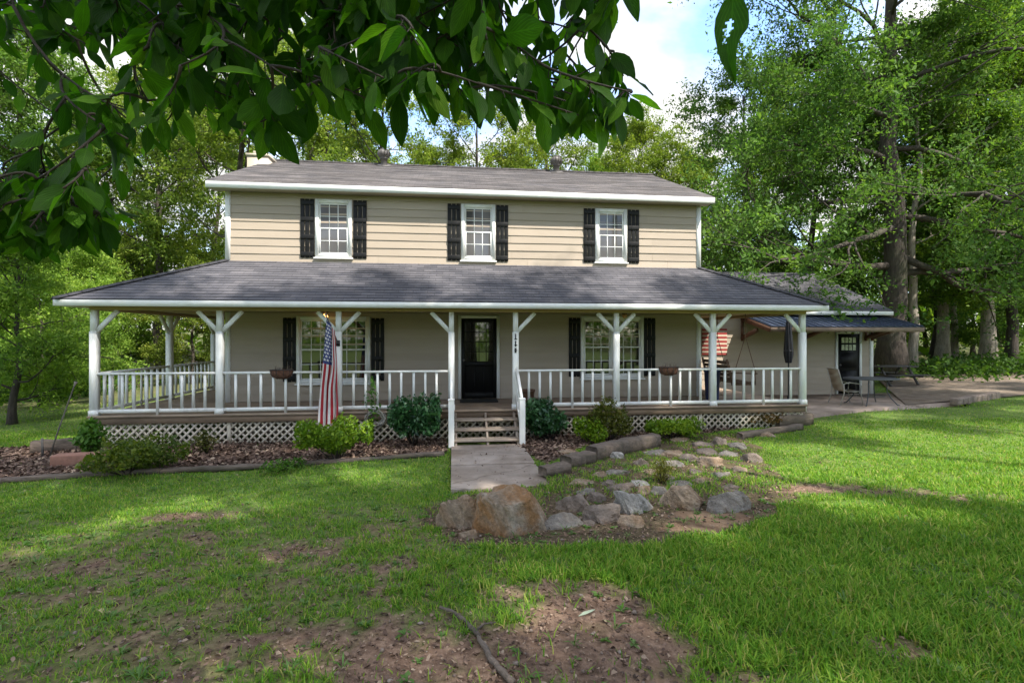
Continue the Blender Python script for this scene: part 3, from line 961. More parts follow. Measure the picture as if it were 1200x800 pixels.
# door
def door(u0, u1, z0, z1, v, kind):
    f = v - .055
    c = MB(); w = .075
    c.box(u0 - w, u0, f, v - .001, z0, z1 + w); c.box(u1, u1 + w, f, v - .001, z0, z1 + w); c.box(u0, u1, f + .002, v - .001, z1, z1 + w)
    fr = c.build('door_frame', M_white, house)
    d = MB(); d.box(u0 + .004, u1 - .004, f + .018, v - .022, z0 + .01, z1 - .004)
    o = d.build('door', M_black, house)
    y = f + .018
    s = MB(); W = u1 - u0
    if kind == 'storm':
        r = .085
        for (x0, x1, a, b2) in ((u0 + .004, u0 + r, z0 + .01, z1 - .004), (u1 - r, u1 - .004, z0 + .01, z1 - .004), (u0 + r, u1 - r, z1 - .10, z1 - .004), (u0 + r, u1 - r, z0 + .01, z0 + .16), (u0 + r, u1 - r, z0 + .80, z0 + .92)):
            s.box(x0, x1, y - .022, y - .001, a, b2)
        for i in range(1, 4):
            x = u0 + r + (W - 2 * r) * i / 4
            s.box(x - .008, x + .008, y - .014, y - .001, z0 + .92, z1 - .10)
        for i in range(1, 4):
            z = z0 + .92 + (z1 - .10 - z0 - .92) * i / 4
            s.box(u0 + r, u1 - r, y - .013, y - .0015, z - .008, z + .008)
        for i in range(1, 3):
            x = u0 + r + (W - 2 * r) * i / 3
            s.box(x - .012, x + .012, y - .014, y - .001, z0 + .16, z0 + .80)
        gl = MB(); gl.quad((u0 + r, y - .006, z0 + .92), (u1 - r, y - .006, z0 + .92), (u1 - r, y - .006, z1 - .1), (u0 + r, y - .006, z1 - .1))
        gl.build('door_glass', M_glass, o)
    else:
        for j in range(2):
            for i in range(4):
                x = u0 + .12 + (W - .24) * i / 4
                gl = MB(); gl.quad((x + .015, y - .004, z1 - .30 - j * .24), (x + (W - .24) / 4 - .015, y - .004, z1 - .30 - j * .24), (x + (W - .24) / 4 - .015, y - .004, z1 - .12 - j * .24), (x + .015, y - .004, z1 - .12 - j * .24))
                gl.build('door_light', M_lite, o)
        s.box(u0 + .10, u1 - .10, y - .010, y - .001, z0 + .15, z0 + .75)
        s.box(u0 + .10, u1 - .10, y - .010, y - .001, z0 + .85, z1 - .62)
    s.build('door_panelling', M_black, o)
    h = MB(); h.lathe([(0, -.03), (.028, -.02), (.03, 0), (.012, .012), (.012, .05)], 10, (0, 0, 0))
    hv = h.v[0].copy(); h.v[0] = np.stack([hv[:, 0] + u0 + .06, f - .02 + hv[:, 2], hv[:, 1] + z0 + .95], -1)
    h.build('handle', M_metal, o)
M_lite = simple('frosted door light', (.42, .46, .36), .2, .4, 14, .1, spec=.6)
door(u_at(540.5, WV - .03), u_at(582, WV - .03), DZ + .012, z_at(561, 373, WV - .03), WV, 'storm')

# side wing
GV_, GR = 15.5, 13.85
wm = MB(); lap_wall(wm, UR + .02, GR, .24, 3.0, GV_, .19, 9)
wm.box(UR + .02, GR, GV_ + .002, 22, -.2, 3.0)
wm.add([(GR - .01, GV_, 3.0), (GR - .01, 22.1, 3.0), (GR - .01, 18.8, 4.6)], [(0, 1, 2)])
wm.build('wing_wall', M_sidings, house)
ct = MB(); ct.box(GR - .11, GR + .012, GV_ - .034, GV_ + .1, .24, 2.85); ct.build('corner_trim', M_white, house)
wr = MB()
WE, WZ = 15.1, 3.0
roof_plane(wr, (UR, WE, WZ), (14.25, WE, WZ), (14.25, 18.8, 4.69), (UR, 18.8, 4.69), seed=12)
roof_plane(wr, (14.25, 22.5, WZ), (UR, 22.5, WZ), (UR, 18.8, 4.69), (14.25, 18.8, 4.69), seed=13)
wr.build('wing_roof', M_shingle_porch, house)
wf = MB(); wf.box(8.34, 14.24, WE - .012, WE + .02, WZ - .14, WZ - .014); wf.box(14.2, 14.235, WE + .022, WE + .05, WZ - .14, WZ - .01)
sw = (4.69 - WZ) / (18.8 - WE)
wf.add([(14.22, WE, WZ - .15), (14.22, 18.8, 4.54), (14.22, 18.8, 4.66), (14.22, WE, WZ - .03), (14.24, WE, WZ - .15), (14.24, 18.8, 4.54), (14.24, 18.8, 4.66), (14.24, WE, WZ - .03)],
       [(0, 3, 2, 1), (4, 5, 6, 7), (0, 1, 5, 4), (2, 3, 7, 6)])
wf.build('wing_fascia', M_white, house)
ws = MB(); ws.box(UR, 14.2, WE + .022, GV_ - .02, WZ - .12, WZ - .10); ws.build('wing_soffit', M_soffit, house)
z_pat = .27
door(u_at(981.5, GV_ - .03), u_at(1007, GV_ - .03), z_pat + .02, z_at(995, 391, GV_ - .03), GV_, 'lite')
# lean-to awning with timber brackets
aw0, aw1, awv = u_at(868, GV_), 14.15, 13.9
az0, az1 = 2.88, 2.47
m_, nt_, b__, o__ = new_mat('blue black metal roofing')
b__.inputs['Base Color'].default_value = (.035, .05, .085, 1); b__.inputs['Metallic'].default_value = .35; b__.inputs['Roughness'].default_value = .38
bump(nt_, b__, noise(nt_, 3, 3, .5), .1, .01)
M_awn = m_
am = MB()
am.add([(aw0, GV_ - .03, az0), (aw1, GV_ - .03, az0), (aw1, awv, az1), (aw0, awv, az1), (aw0, GV_ - .03, az0 - .02), (aw1, GV_ - .03, az0 - .02), (aw1, awv, az1 - .02), (aw0, awv, az1 - .02)],
       [(3, 2, 1, 0), (4, 5, 6, 7), (3, 7, 6, 2), (0, 4, 7, 3), (1, 2, 6, 5)])
k = aw0 + .05
while k < aw1:
    am.bar((k, GV_ - .04, az0 + .012), (k, awv - .005, az1 + .012), .035, .022); k += .23
awn = am.build('awning_roof', M_awn, house)
ab_ = MB(); ab_.box(aw0, aw1 + .01, awv + .01, awv + .05, az1 - .16, az1 - .022); ab_.build('awning_fascia', M_fascia2, awn)
for uu in (aw0 + .03, u_at(942, GV_), u_at(1012, GV_) + .05, aw1 - .35):
    bk = MB()
    bk.bar((uu, GV_ - .03, az0 - .12), (uu, awv + .05, az1 - .10), .09, .15)
    bk.bar((uu, GV_ - .03, az0 - .75), (uu, awv + .75, az1 - .10), .08, .11)
    bk.bar((uu, GV_ - .035, az0 - .20), (uu, GV_ - .035, az0 - .85), .09, .06, up=(1, 0, 0))
    bk.build('bracket', M_brown, awn)

# warm porch lights under the ceiling
m_, nt_, b__, o__ = new_mat('warm lit lamp glass')
b__.inputs['Base Color'].default_value = (.8, .5, .2, 1)
b__.inputs['Emission Color'].default_value = (1, .45, .12, 1); b__.inputs['Emission Strength'].default_value = 1.6
nz_ = noise(nt_, 6, 2, .5)
M_lamp = m_
for px, py, lab in ((381, 371, 'small glowing round porch light above the window behind the flag'), (732, 370, 'small round porch light above the window right of the door')):
    v = 12.2
    c = p_at(px, py, v / ray(px, CY)[1])
    root = empty('porch_light', (c.x, c.y, PE - .12))
    tag(root, lab, 'porch light', 'porch lights under the ceiling')
    mm = MB(); mm.lathe([(0, .0), (.07, -.001), (.07, -.03), (.02, -.04), (.012, -.05), (.012, -(PE - .12 - c.z) + .05)], 16); mm.build('mount', M_iron, root, smooth=True)
    bl = MB(); rr = .062; zz = c.z - (PE - .12)
    bl.lathe([(0.001, zz - rr)] + [(rr * math.cos(a), zz + rr * math.sin(a)) for a in np.linspace(-1.3, 1.3, 9)] + [(.001, zz + rr)], 16)
    bl.build('bulb', M_lamp if px < 500 else simple('amber lamp glass', (.5, .28, .10), .25, .2, 8, 0), root, smooth=True)

# ------------------------------------------------------------------ things on and around the porch
def colmat(name, col, rough=.7, var=.08, sc=12):
    return simple(name, col, rough, var, sc, .1)
M_red = colmat('flag red cloth', (.36, .012, .022)); M_wht = colmat('flag white cloth', (.72, .70, .68)); M_blu = colmat('flag blue cloth', (.02, .035, .17))
def cloth_trans(m, f=.25):
    nt = m.node_tree; b = nt.nodes['Principled BSDF']; o = nt.nodes['Material Output']
    t = nt.nodes.new('ShaderNodeBsdfTranslucent')
    nt.links.new(b.inputs['Base Color'].links[0].from_socket, t.inputs['Color'])
    x = nt.nodes.new('ShaderNodeMixShader'); x.inputs[0].default_value = f
    nt.links.new(b.outputs[0], x.inputs[1]); nt.links.new(t.outputs[0], x.inputs[2]); nt.links.new(x.outputs[0], o.inputs['Surface'])
for m in (M_red, M_wht, M_blu): cloth_trans(m)

# draped flag on its pole
ft = 10.55
base = Vector((PU[397], PV - .07, z_at(397, 402, PV)))
tip = p_at(382, 369, ft - .55)
flag = empty('flag', base); tag(flag, 'striped American flag hanging limp from a pole on the porch post', 'flag')
pl = MB(); pl.tube([Vector((0, 0, 0)), tip - base], .014, 8)
pl.lathe([(0, .03), (.022, .02), (.026, 0), (.015, -.02), (0, -.03)], 10, tuple(tip - base)); pl.build('pole', M_metal, flag, smooth=True)
bk = MB(); bk.box(-.04, .04, .0, .012, -.06, .06); bk.box(-.022, .022, -.05, 0, -.03, .03); bk.build('bracket', M_iron, flag)
NS, NT = 65, 90
dirp = (base - tip)
def flag_pt(s, t):
    """s along hoist 0 (tip, canton) .. 1, t along the fly 0..1 (hanging down)"""
    spread = .30 + .70 * min(1, t * 1.15) ** .8
    top = tip + dirp * (.10 + .50 * s)
    L = 2.12 - .42 * s
    gather = tip + dirp * .28
    sq = s * 1.45 if s < .54 else .783 + (s - .54) * .47
    k_ = min(1, max(0, (t - .36) / .3)); k_ = k_ * k_ * (3 - 2 * k_)
    sw = sq * (1 - k_) + s * k_
    x = gather.x + (top.x - gather.x) * .40 + (sw - .42) * .36 * spread - .06 * t
    fold = math.sin(s * 15.0 + 1.1 + t * 1.3) * .055 * (.45 + .55 * t) + math.sin(s * 31 + t * 3) * .014
    y = gather.y + (top.y - gather.y) * .45 + fold + max(0, s - .54) * .16 * (1 - k_)
    x += .022 * math.sin(s * 15.0 + 2.4 + t * 1.2) * (.3 + .7 * t)
    z = top.z - .01 - t * L - .05 * math.sin(s * 3.1) * t
    return Vector((x, y, z)) - base
fv = [[flag_pt(i / (NS - 1), j / (NT - 1)) for i in range(NS)] for j in range(NT)]
fb = MB()
V = [p for r in fv for p in r]
faces = {0: [], 1: [], 2: []}
for j in range(NT - 1):
    for i in range(NS - 1):
        s = (i + .5) / (NS - 1); t = (j + .5) / (NT - 1)
        stripe = min(12, int(s * 13))
        mi = 2 if (s < 7 / 13 and t < .4) else (0 if stripe % 2 == 0 else 1)
        k = j * NS + i
        faces[mi].append((k, k + 1, k + NS + 1, k + NS))
fb.add(V, faces[0], 0)
for mi in (1, 2):
    fb.f.append((np.array(faces[mi]), mi))
fb.build('flag_cloth', [M_red, M_wht, M_blu], flag, smooth=True)
sb = MB()
for r_ in range(9):
    for c_ in range(6 if r_ % 2 == 0 else 5):
        s = (r_ + 1) / 10 * 7 / 13
        t = ((c_ * 2 + 1 + (r_ % 2)) / 12) * .4
        c0 = flag_pt(s, t); ds = (flag_pt(s + .01, t) - c0); dt = (flag_pt(s, t + .01) - c0)
        ds.normalize(); dt.normalize(); n = ds.cross(dt); n.normalize()
        if n.y > 0: n = -n
        pts = []
        for q in range(10):
            rr = .034 if q % 2 == 0 else .014
            a = q / 10 * 2 * math.pi
            pts.append(c0 + (-dt * math.cos(a) + ds * math.sin(a)) * rr + n * .006)
        sb.add(pts, [tuple(range(10))], 0)
sb.build('stars', M_wht, flag)

# weathered striped banner on the side wing wall
bx0, bx1 = u_at(823, GV_ - .05), u_at(852, GV_ - .05); bz0, bz1 = z_at(838, 416, GV_), z_at(838, 385, GV_)
M_ban_r = colmat('faded red boards', (.27, .035, .03)); M_ban_w = colmat('faded cream boards', (.46, .36, .27))
bn = MB()
for k in range(13):
    z0 = bz0 + (bz1 - bz0) * k / 13; z1 = bz0 + (bz1 - bz0) * (k + 1) / 13
    bn.box(bx0 + R.uniform(-.006, .006), bx1 + R.uniform(-.006, .006), GV_ - .055 + R.uniform(-.003, .003), GV_ - .025, z0 + .002, z1 - .002, k % 2)
tag(bn.build('striped_wall_flag', [M_ban_r, M_ban_w]), 'faded red and cream striped flag hung on the tan side wall', 'wall flag')

# planter baskets on the rail
def rail_planter(px, lab):
    u = u_at(px, PV)
    root = empty('rail_planter', (u, PV - .05, 1.46)); tag(root, lab, 'planter', 'planter baskets on the porch rail')
    b2 = MB()
    for s in range(1):
        prof = [(.0, -.15), (.10, -.145), (.18, -.11), (.215, -.05), (.225, .03), (.205, .035), (.19, -.02)]
        b2.lathe(prof, 22)
        b2.v[-1][:, 1] *= .48
        b2.v[-1] += NR.normal(0, .006, b2.v[-1].shape)
    b2.build('coir_basket', M_coir, root, smooth=True)
    w = MB(); a = np.linspace(0, 2 * math.pi, 25)
    w.tube(np.stack([.23 * np.cos(a), .112 * np.sin(a), a * 0 + .03], -1), .008, 6)
    for q in np.linspace(0, math.pi, 6):
        w.tube([(.23 * math.cos(q), -.112 * math.sin(q), .03), (.21 * math.cos(q), -.106 * math.sin(q), -.07), (.08 * math.cos(q), -.05 * math.sin(q), -.157)], .005, 5)
    w.build('wire_frame', M_iron, root)
    st_ = MB()
    for k in range(26):
        x = R.uniform(-.17, .17); y = R.uniform(-.06, .06); h = R.uniform(.03, .12)
        st_.tube([(x, y, 0), (x + R.uniform(-.03, .03), y + R.uniform(-.03, .03), h), (x + R.uniform(-.08, .08), y + R.uniform(-.06, .06), h * 1.15)], [.004, .003, .001], 4)
    st_.build('dry_stems', M_timber, root)
rail_planter(331, 'brown coir planter basket hooked on the railing left of the flag')
rail_planter(782.5, 'brown coir planter basket hooked on the railing right of the door')

# coiled hose hanging on the lattice
hz = z_at(441, 489, PV)
hr_ = empty('garden_hose', (u_at(441, PV), PV - .10, hz)); tag(hr_, 'coiled pale garden hose hanging on the lattice beside the green shrub', 'hose')
h_ = MB()
for k in range(6):
    a = np.linspace(0, 2 * math.pi, 33); rr = .14 + R.uniform(-.03, .03)
    cx_, cz_ = R.uniform(-.02, .02), R.uniform(-.02, .02)
    h_.tube(np.stack([cx_ + rr * np.cos(a) * 1.15, -.012 * k + .03 + .012 * np.sin(a * 2 + k), cz_ + rr * np.sin(a) + .02 * np.sin(a * 3 + k)], -1), .0115, 7)
h_.build('hose_coil', simple('pale hose rubber', (.42, .40, .34), .45, .2, 8, .05), hr_, smooth=True)
hk = MB(); hk.box(-.02, .02, .055, .10, .09, .17); hk.tube([(0, .06, .12), (0, -.05, .11), (0, -.075, .16)], .01, 6); hk.build('hook', M_iron, hr_)

# doormat, pot, blue bin
dmx = u_at(561, 12.3)
dm_ = MB(); dm_.box(dmx - .45, dmx + .45, 12.0, 12.55, DZ + .004, DZ + .022)
tag(dm_.build('doormat', simple('black rubber mat', (.012, .012, .012), .9, .3, 60, .8), bevel=.006), 'black doormat on the porch in front of the door', 'doormat')
pt = MB(); pt.lathe([(0, 0), (.11, 0), (.15, .12), (.165, .28), (.18, .285), (.18, .33), (.155, .33), (.15, .26), (0, .25)], 20)
po = pt.build('clay_pot', simple('dark clay pot', (.12, .06, .035), .7, .3, 8, .3), smooth=True); po.location = (u_at(618, 11.6), 11.6, DZ + .003)
tag(po, 'small dark brown pot on the porch floor just right of the stairs', 'pot')
bi = empty('blue_bin', (u_at(834.5, 11.9), 11.9, DZ + .003)); tag(bi, 'dark blue upright bin standing behind the porch post near the swing', 'bin')
M_bluep = simple('dark blue plastic', (.03, .045, .12), .4, .15, 4, .05)
q = MB(); q.lathe([(0, 0), (.15, 0), (.155, .02), (.185, .68), (.20, .68), (.20, .72)], 24); q.build('bin_body', M_bluep, bi, smooth=True)
q = MB(); q.lathe([(.205, .715), (.205, .75), (.17, .79), (0, .80)], 24); q.build('lid', M_bluep, bi, smooth=True)

# porch swing seen from its end
sw_ = empty('porch_swing', (6.95, 12.15, DZ)); tag(sw_, 'brown slatted wooden swing hanging on chains at the end of the porch', 'swing')
M_swing = simple('brown swing wood', (.13, .075, .045), .7, .25, 5, .3)
s_ = MB()
for k in range(6):
    s_.box(-.28 + k * .09, -.28 + k * .09 + .075, -.62, .62, .43, .455)
s_.box(-.30, .30, -.60, -.55, .38, .428); s_.box(-.30, .30, .55, .60, .38, .428)
s_.build('seat', M_swing, sw_)
b2 = MB()
for k in range(5):
    b2.bar((-.30 - .025 * k, -.62, .52 + k * .10), (-.30 - .025 * k, .62, .52 + k * .10), .022, .075)
for y in (-.6, 0, .6): b2.bar((-.29, y, .40), (-.44, y, 1.0), .05, .03, up=(0, 1, 0))
b2.build('backrest', M_swing, sw_)
for y in (-.64, .64):
    ar = MB(); ar.bar((-.34, y, .68), (.30, y, .66), .07, .03); ar.bar((.24, y, .40), (.24, y, .655), .05, .04, up=(0, 1, 0)); ar.build('armrest', M_swing, sw_)
    c = MB()
    c.tube([(0, y * 1.02, PE - .12 - DZ), (.0, y * 1.02, 1.55), (.26, y * 1.05, .66)], .009, 5)
    c.tube([(.0, y * 1.02, 1.55), (-.30, y * 1.05, .66)], .009, 5)
    c.build('chain', simple('rusty chain', (.16, .08, .05), .6, .3, 20, .2), sw_)

# folded umbrella, patio chair and table
ux = u_at(924, 13.7)
um = empty('patio_umbrella', (ux, 13.7, .26)); tag(um, 'folded black patio umbrella standing by the awning edge', 'umbrella')
q = MB(); q.tube([(0, 0, .0), (0, 0, 2.52)], .02, 8); q.build('pole', M_iron, um)
q = MB(); q.lathe([(0, 0), (.24, .0), (.24, .03), (.10, .06), (.035, .08), (.035, .2)], 20); q.build('base', M_iron, um, smooth=True)
q = MB()
a = np.linspace(0, 2 * math.pi, 33)[:-1]
rings = []
for s in np.linspace(0, 1, 14):
    z = 2.50 - s * 1.35; rad = .02 + .10 * s ** .7 - (.06 * max(0, s - .8) / .2)
    rings.append(np.stack([rad * (1 + .38 * np.cos(a * 8 + s)) * np.cos(a + s * .5), rad * (1 + .38 * np.cos(a * 8 + s)) * np.sin(a + s * .5), np.full(32, z)], -1))
V = np.concatenate(rings); ii = np.arange(13)[:, None] * 32; jj = np.arange(32)[None]; j2 = (jj + 1) % 32
q.add(V, np.stack([ii + jj, ii + j2, ii + 32 + j2, ii + 32 + jj], -1).reshape(-1, 4)); q.build('canopy', simple('black canvas', (.016, .017, .022), .8, .3, 14, .3), um, smooth=True)
q = MB(); q.lathe([(.115, 1.50 - .02), (.125, 1.5), (.115, 1.52)], 16); q.build('strap', M_iron, um)

M_tm = simple('dark grey mesh metal', (.055, .06, .065), .45, .2, 20, .2)
def curvy_leg(mb, x, y, top, h):
    mb.tube([(x * .45, y * .45, top), (x * .62, y * .62, top - .10), (x * .60, y * .60, top - .3), (x * .75, y * .75, top - .5), (x, y, .02), (x * 1.1, y * 1.1, .012)], .014, 7)
tu = on_ground(1019, 479)
td = 13.0
tu = (u_at(1021, td), td)
table = empty('patio_table', (tu[0], tu[1], .285)); tag(table, 'oval dark metal patio table with curved legs beside the side door', 'table')
q = MB(); q.lathe([(0, .70), (.60, .70), (.63, .705), (.63, .73), (.60, .735), (0, .73)], 40); q.v[0][:, 0] *= 1.18; q.v[0][:, 1] *= .85
q.build('tabletop', M_tm, table)
for sx in (-1, 1):
    for sy in (-1, 1):
        l = MB(); curvy_leg(l, sx * .46, sy * .36, .70, .7); l.build('leg', M_tm, table, smooth=True)
q = MB(); q.tube([(.36 * math.cos(t) , .28 * math.sin(t), .24) for t in np.linspace(0, 2 * math.pi, 25)], .010, 6); q.build('stretcher_ring', M_tm, table, smooth=True)
chair = empty('patio_chair', (u_at(990, 13.15), 13.15, .265), math.radians(-8)); tag(chair, 'beige sling patio chair facing the dark metal table', 'chair')
M_sling = simple('beige sling fabric', (.40, .36, .28), .8, .12, 60, .3); M_cf = simple('pale chair frame', (.34, .32, .28), .4, .15, 8, .05)
q = MB()
seg = [(-.34, 1.0), (-.29, .82), (-.23, .62), (-.17, .44), (-.10, .385), (.10, .375), (.27, .40)]
for k in range(len(seg) - 1):
    (x0, z0), (x1, z1) = seg[k], seg[k + 1]
    q.add([(x0, -.24, z0), (x0, .24, z0), (x1, .24, z1), (x1, -.24, z1), (x0 + .006, -.24, z0 - .008), (x0 + .006, .24, z0 - .008), (x1 + .004, .24, z1 - .009), (x1 + .004, -.24, z1 - .009)], [(0, 1, 2, 3), (7, 6, 5, 4), (0, 3, 7, 4), (1, 5, 6, 2)])
q.build('seat', M_sling, chair, smooth=True)
q = MB()
for y in (-.26, .26):
    q.tube([(x, y, z) for x, z in seg], .014, 7)
q.tube([(-.34, -.26, 1.0), (-.345, 0, 1.015), (-.34, .26, 1.0)], .014, 7)
q.tube([(.27, -.26, .40), (.27, .26, .40)], .012, 7)
q.build('frame', M_cf, chair, smooth=True)
for y in (-.28, .28):
    q = MB(); q.tube([(-.21, y, .60), (-.05, y, .64), (.20, y, .61), (.28, y, .56)], .014, 7); q.build('armrest', M_cf, chair, smooth=True)
    for x0, x1 in ((.28, .32), (-.20, -.30)):
        q = MB(); q.tube([(x0, y, .56 if x0 > 0 else .60), (x0 * .95, y, .34), (x1, y, .01)], .013, 7); q.build('leg', M_cf, chair, smooth=True)
pg = on_ground(1044, 442)
pv_ = 17.6; pu = u_at(1043, pv_)
pic = empty('picnic_table', (pu, pv_, float(terrain(pu, pv_)) - .02), math.radians(5)); tag(pic, 'dark weathered picnic table with benches in front of the oak trunk', 'picnic table')
M_pic = simple('dark picnic wood', (.06, .055, .05), .8, .3, 6, .3)
q = MB()
for k in range(5): q.box(-.9, .9, -.36 + k * .148, -.36 + k * .148 + .135, .71, .75)
q.build('tabletop', M_pic, pic)
for y in (-.68, .68):
    q = MB(); q.box(-.9, .9, y - .13, y - .005, .42, .455); q.box(-.9, .9, y + .005, y + .13, .42, .455); q.build('bench', M_pic, pic)
for x in (-.62, .62):
    q = MB(); q.bar((x, -.62, 0), (x, -.18, .71), .04, .09, up=(1, 0, 0)); q.bar((x + .045, .62, 0), (x + .045, .18, .71), .04, .09, up=(1, 0, 0)); q.box(x - .065, x - .025, -.8, .8, .35, .415)
    q.build('leg', M_pic, pic)

# ------------------------------------------------------------------ timber edging, bricks, stakes
def timber(p, q, w, h, label, seed, name='landscape_timber', mat=None, group=None):
    p = np.array(p, float); q = np.array(q, float)
    n = 14; r = random.Random(seed); m = MB()
    d = (q - p); L = np.linalg.norm(d); dn = d / L; sx = np.cross(dn, (0, 0, 1)); sx /= np.linalg.norm(sx)
    prof = [(-.5, -.5), (-.5, .36), (-.36, .5), (.36, .5), (.5, .36), (.5, -.5)]
    ring = []
    for i in range(n + 1):
        c = p + d * i / n + sx * math.sin(i * .6 + seed) * .012 + np.array((0, 0, r.uniform(-.006, .006)))
        for a, b2 in prof:
            ring.append(c + sx * (a * w + r.uniform(-.008, .008)) + np.array((0, 0, h * (b2 + .5) + r.uniform(-.008, .008))))
    k = len(prof); ii = np.arange(n)[:, None] * k; jj = np.arange(k)[None]; j2 = (jj + 1) % k
    m.add(ring, np.stack([ii + jj, ii + j2, ii + k + j2, ii + k + jj], -1).reshape(-1, 4))
    m.f.append((np.array([list(range(k))]), 0)); m.f.append((np.array([list(range(n * k, n * k + k))[::-1]]), 0))
    o = m.build(name, mat or M_timber)
    return tag(o, label, 'timber', group)
def gp(px, py, dz=0):
    u, v, z, t = on_ground(px, py); return (u, v, z + dz)
E0, E1, E2, E3, E4 = gp(-150, 577), gp(5, 566), gp(190, 554), gp(350, 546), gp(520, 534)
timber(E0, E1, .14, .065, 'grey landscape timber edging the bed, at the far end from the stairs', 1, group='bed edging timbers')
timber(E1, E2, .14, .075, 'grey landscape timber edging the bed in front of the yellowish low weeds', 2, group='bed edging timbers')
timber(E2, E3, .14, .065, 'grey landscape timber edging the mulch bed between the weeds and the bright shrub', 3, group='bed edging timbers')
timber(E3, E4, .13, .065, 'grey landscape timber edging the bed below the flag, ending at the walkway', 4, group='bed edging timbers')
timber(gp(636, 558), gp(664, 552), .26, .13, 'lowest short timber step beside the walkway', 5, group='timber steps')
timber(gp(663, 547), gp(692, 541), .26, .17, 'middle short timber step between the walkway and big log', 6, group='timber steps')
timber(gp(693, 539), gp(768, 522), .24, .235, 'big weathered timber log lying at the top of the rock garden', 7, name='timber_log')
timber(gp(866, 514), gp(938, 503), .16, .12, 'short grey timber edging the bed near the patio', 8, group='bed edging timbers')
timber(gp(908, 500), gp(948, 497), .30, .26, 'dark square timber block at the porch corner near the patio', 9, name='timber_block')
timber(gp(38, 532), gp(92, 528), .22, .24, 'dark timber box edge standing at the left end of the bed', 10, name='timber_box_edge')
bb = MB(); bp = gp(98, 545)
bb.box(-.42, .42, -.12, .12, 0, .20)
bo = bb.build('brick_block', M_terra, bevel=.02); bo.location = bp; bo.rotation_euler = (0, 0, .1)
tag(bo, 'reddish brick block beside the dark timber box in the bed', 'brick block')
cb = MB(); c0, c1 = np.array(gp(1118, 474)), np.array(gp(1168, 466)); r_ = random.Random(4)
for k in range(9):
    f0, f1 = k / 9, (k + .93) / 9; p, q2 = c0 + (c1 - c0) * f0, c0 + (c1 - c0) * f1
    cb.bar(p + np.array((0, 0, .08 + r_.uniform(-.01, .01))), q2 + np.array((0, 0, .08)), .2, .2 + r_.uniform(-.02, .02))
tag(cb.build('stone_kerb', simple('rough kerb stone', (.26, .20, .16), .9, .4, 6, .8, dist=.02), bevel=.02), 'low rough stone kerb between the lawn and the driveway', 'kerb')
sp = gp(58, 536)
sk = MB(); sk.tube([(0, 0, 0), (.10, .1, .55), (.27, .2, 1.25), (.30, .2, 1.33)], [.012, .012, .010, .03], 6)
so_ = sk.build('garden_stake', M_stakew, smooth=True); so_.location = sp; tag(so_, 'thin leaning garden stake by the dark timber box', 'stake')
sk = MB(); sk.tube([(0, 0, 0), (-.01, 0, .36)], .018, 6)
so_ = sk.build('short_stake', M_stakew, smooth=True); so_.location = gp(50, 537); tag(so_, 'short upright dark stake in front of the timber box', 'stake')
# fallen stick on the bare soil
a_, b2_ = gp(516, 716), gp(612, 806)
pts = []; rad = []
for k in range(22):
    s = k / 21
    x = a_[0] + (b2_[0] - a_[0]) * s + .05 * math.sin(s * 5) + R.uniform(-.007, .007); y = a_[1] + (b2_[1] - a_[1]) * s + .02 * math.sin(s * 9)
    pts.append((x, y, float(terrain(x, y)) + .022)); rad.append(.010 + .009 * s + R.uniform(-.002, .002))
stk = MB(); stk.tube(pts, rad, 9)
c = np.array(pts[8]); stk.tube([c, c + np.array((.06, .04, .02)), c + np.array((.13, .03, .03))], [.008, .006, .003], 6)
M_stick = bark_mat('stick bark', (.17, .135, .11), (.10, .09, .06))
tag(stk.build('fallen_stick', M_stick, smooth=True), 'long grey stick lying on the bare soil', 'stick')
bl_ = MB(); c = np.array(gp(687, 722)); bl_.add([c + np.array(p) for p in ((-.06, -.02, .012), (-.02, .0, .03), (.05, .03, .025), (.075, .045, .015), (.04, .015, .016), (-.01, -.018, .02))], [(0, 1, 4, 5), (1, 2, 3, 4)])
tag(bl_.build('pale_leaf', simple('pale green leaf', (.34, .40, .28), .6, .1, 10, 0)), 'single pale green leaf fallen on the bare soil', 'leaf')

# ------------------------------------------------------------------ rocks
def rock_mat(name, a, b2, stain, sf=.55):
    m, nt, b, o = new_mat(name)
    n = noise(nt, 3.2, 8, .65, dist=.5); n2 = noise(nt, 1.3, 5, .6, dist=1.0); n3 = noise(nt, 26, 6, .7)
    c = ramp(nt, n, [(.3, tuple(x * .55 for x in a)), (.5, a), (.7, b2)])
    c = mixc(nt, ramp(nt, n2, [(sf - .06, (0, 0, 0)), (sf + .08, (.85, .85, .85))]), c, stain)
    c = mixc(nt, 1.0, c, ramp(nt, n3, [(.3, (.65, .65, .65)), (.7, (1.3, 1.3, 1.3))]), 'MULTIPLY')
    nt.links.new(c, b.inputs['Base Color']); b.inputs['Roughness'].default_value = .9
    n4 = noise(nt, 7, 9, .75, dist=1.5)
    bump(nt, b, mixc(nt, .5, n3, n4), 1.0, .05)
    return m
MR = {'orange': rock_mat('orange stained rock', (.32, .25, .18), (.50, .45, .38), (.27, .125, .035), .46),
      'grey': rock_mat('grey rock', (.235, .21, .18), (.39, .36, .32), (.20, .14, .09), .54),
      'blue': rock_mat('pale grey rock', (.34, .325, .30), (.52, .50, .47), (.25, .205, .15), .58),
      'tan': rock_mat('tan rock', (.31, .235, .165), (.47, .39, .30), (.23, .13, .06), .50),
      'dark': rock_mat('brown grey rock', (.20, .16, .13), (.33, .275, .23), (.17, .11, .07), .54)}
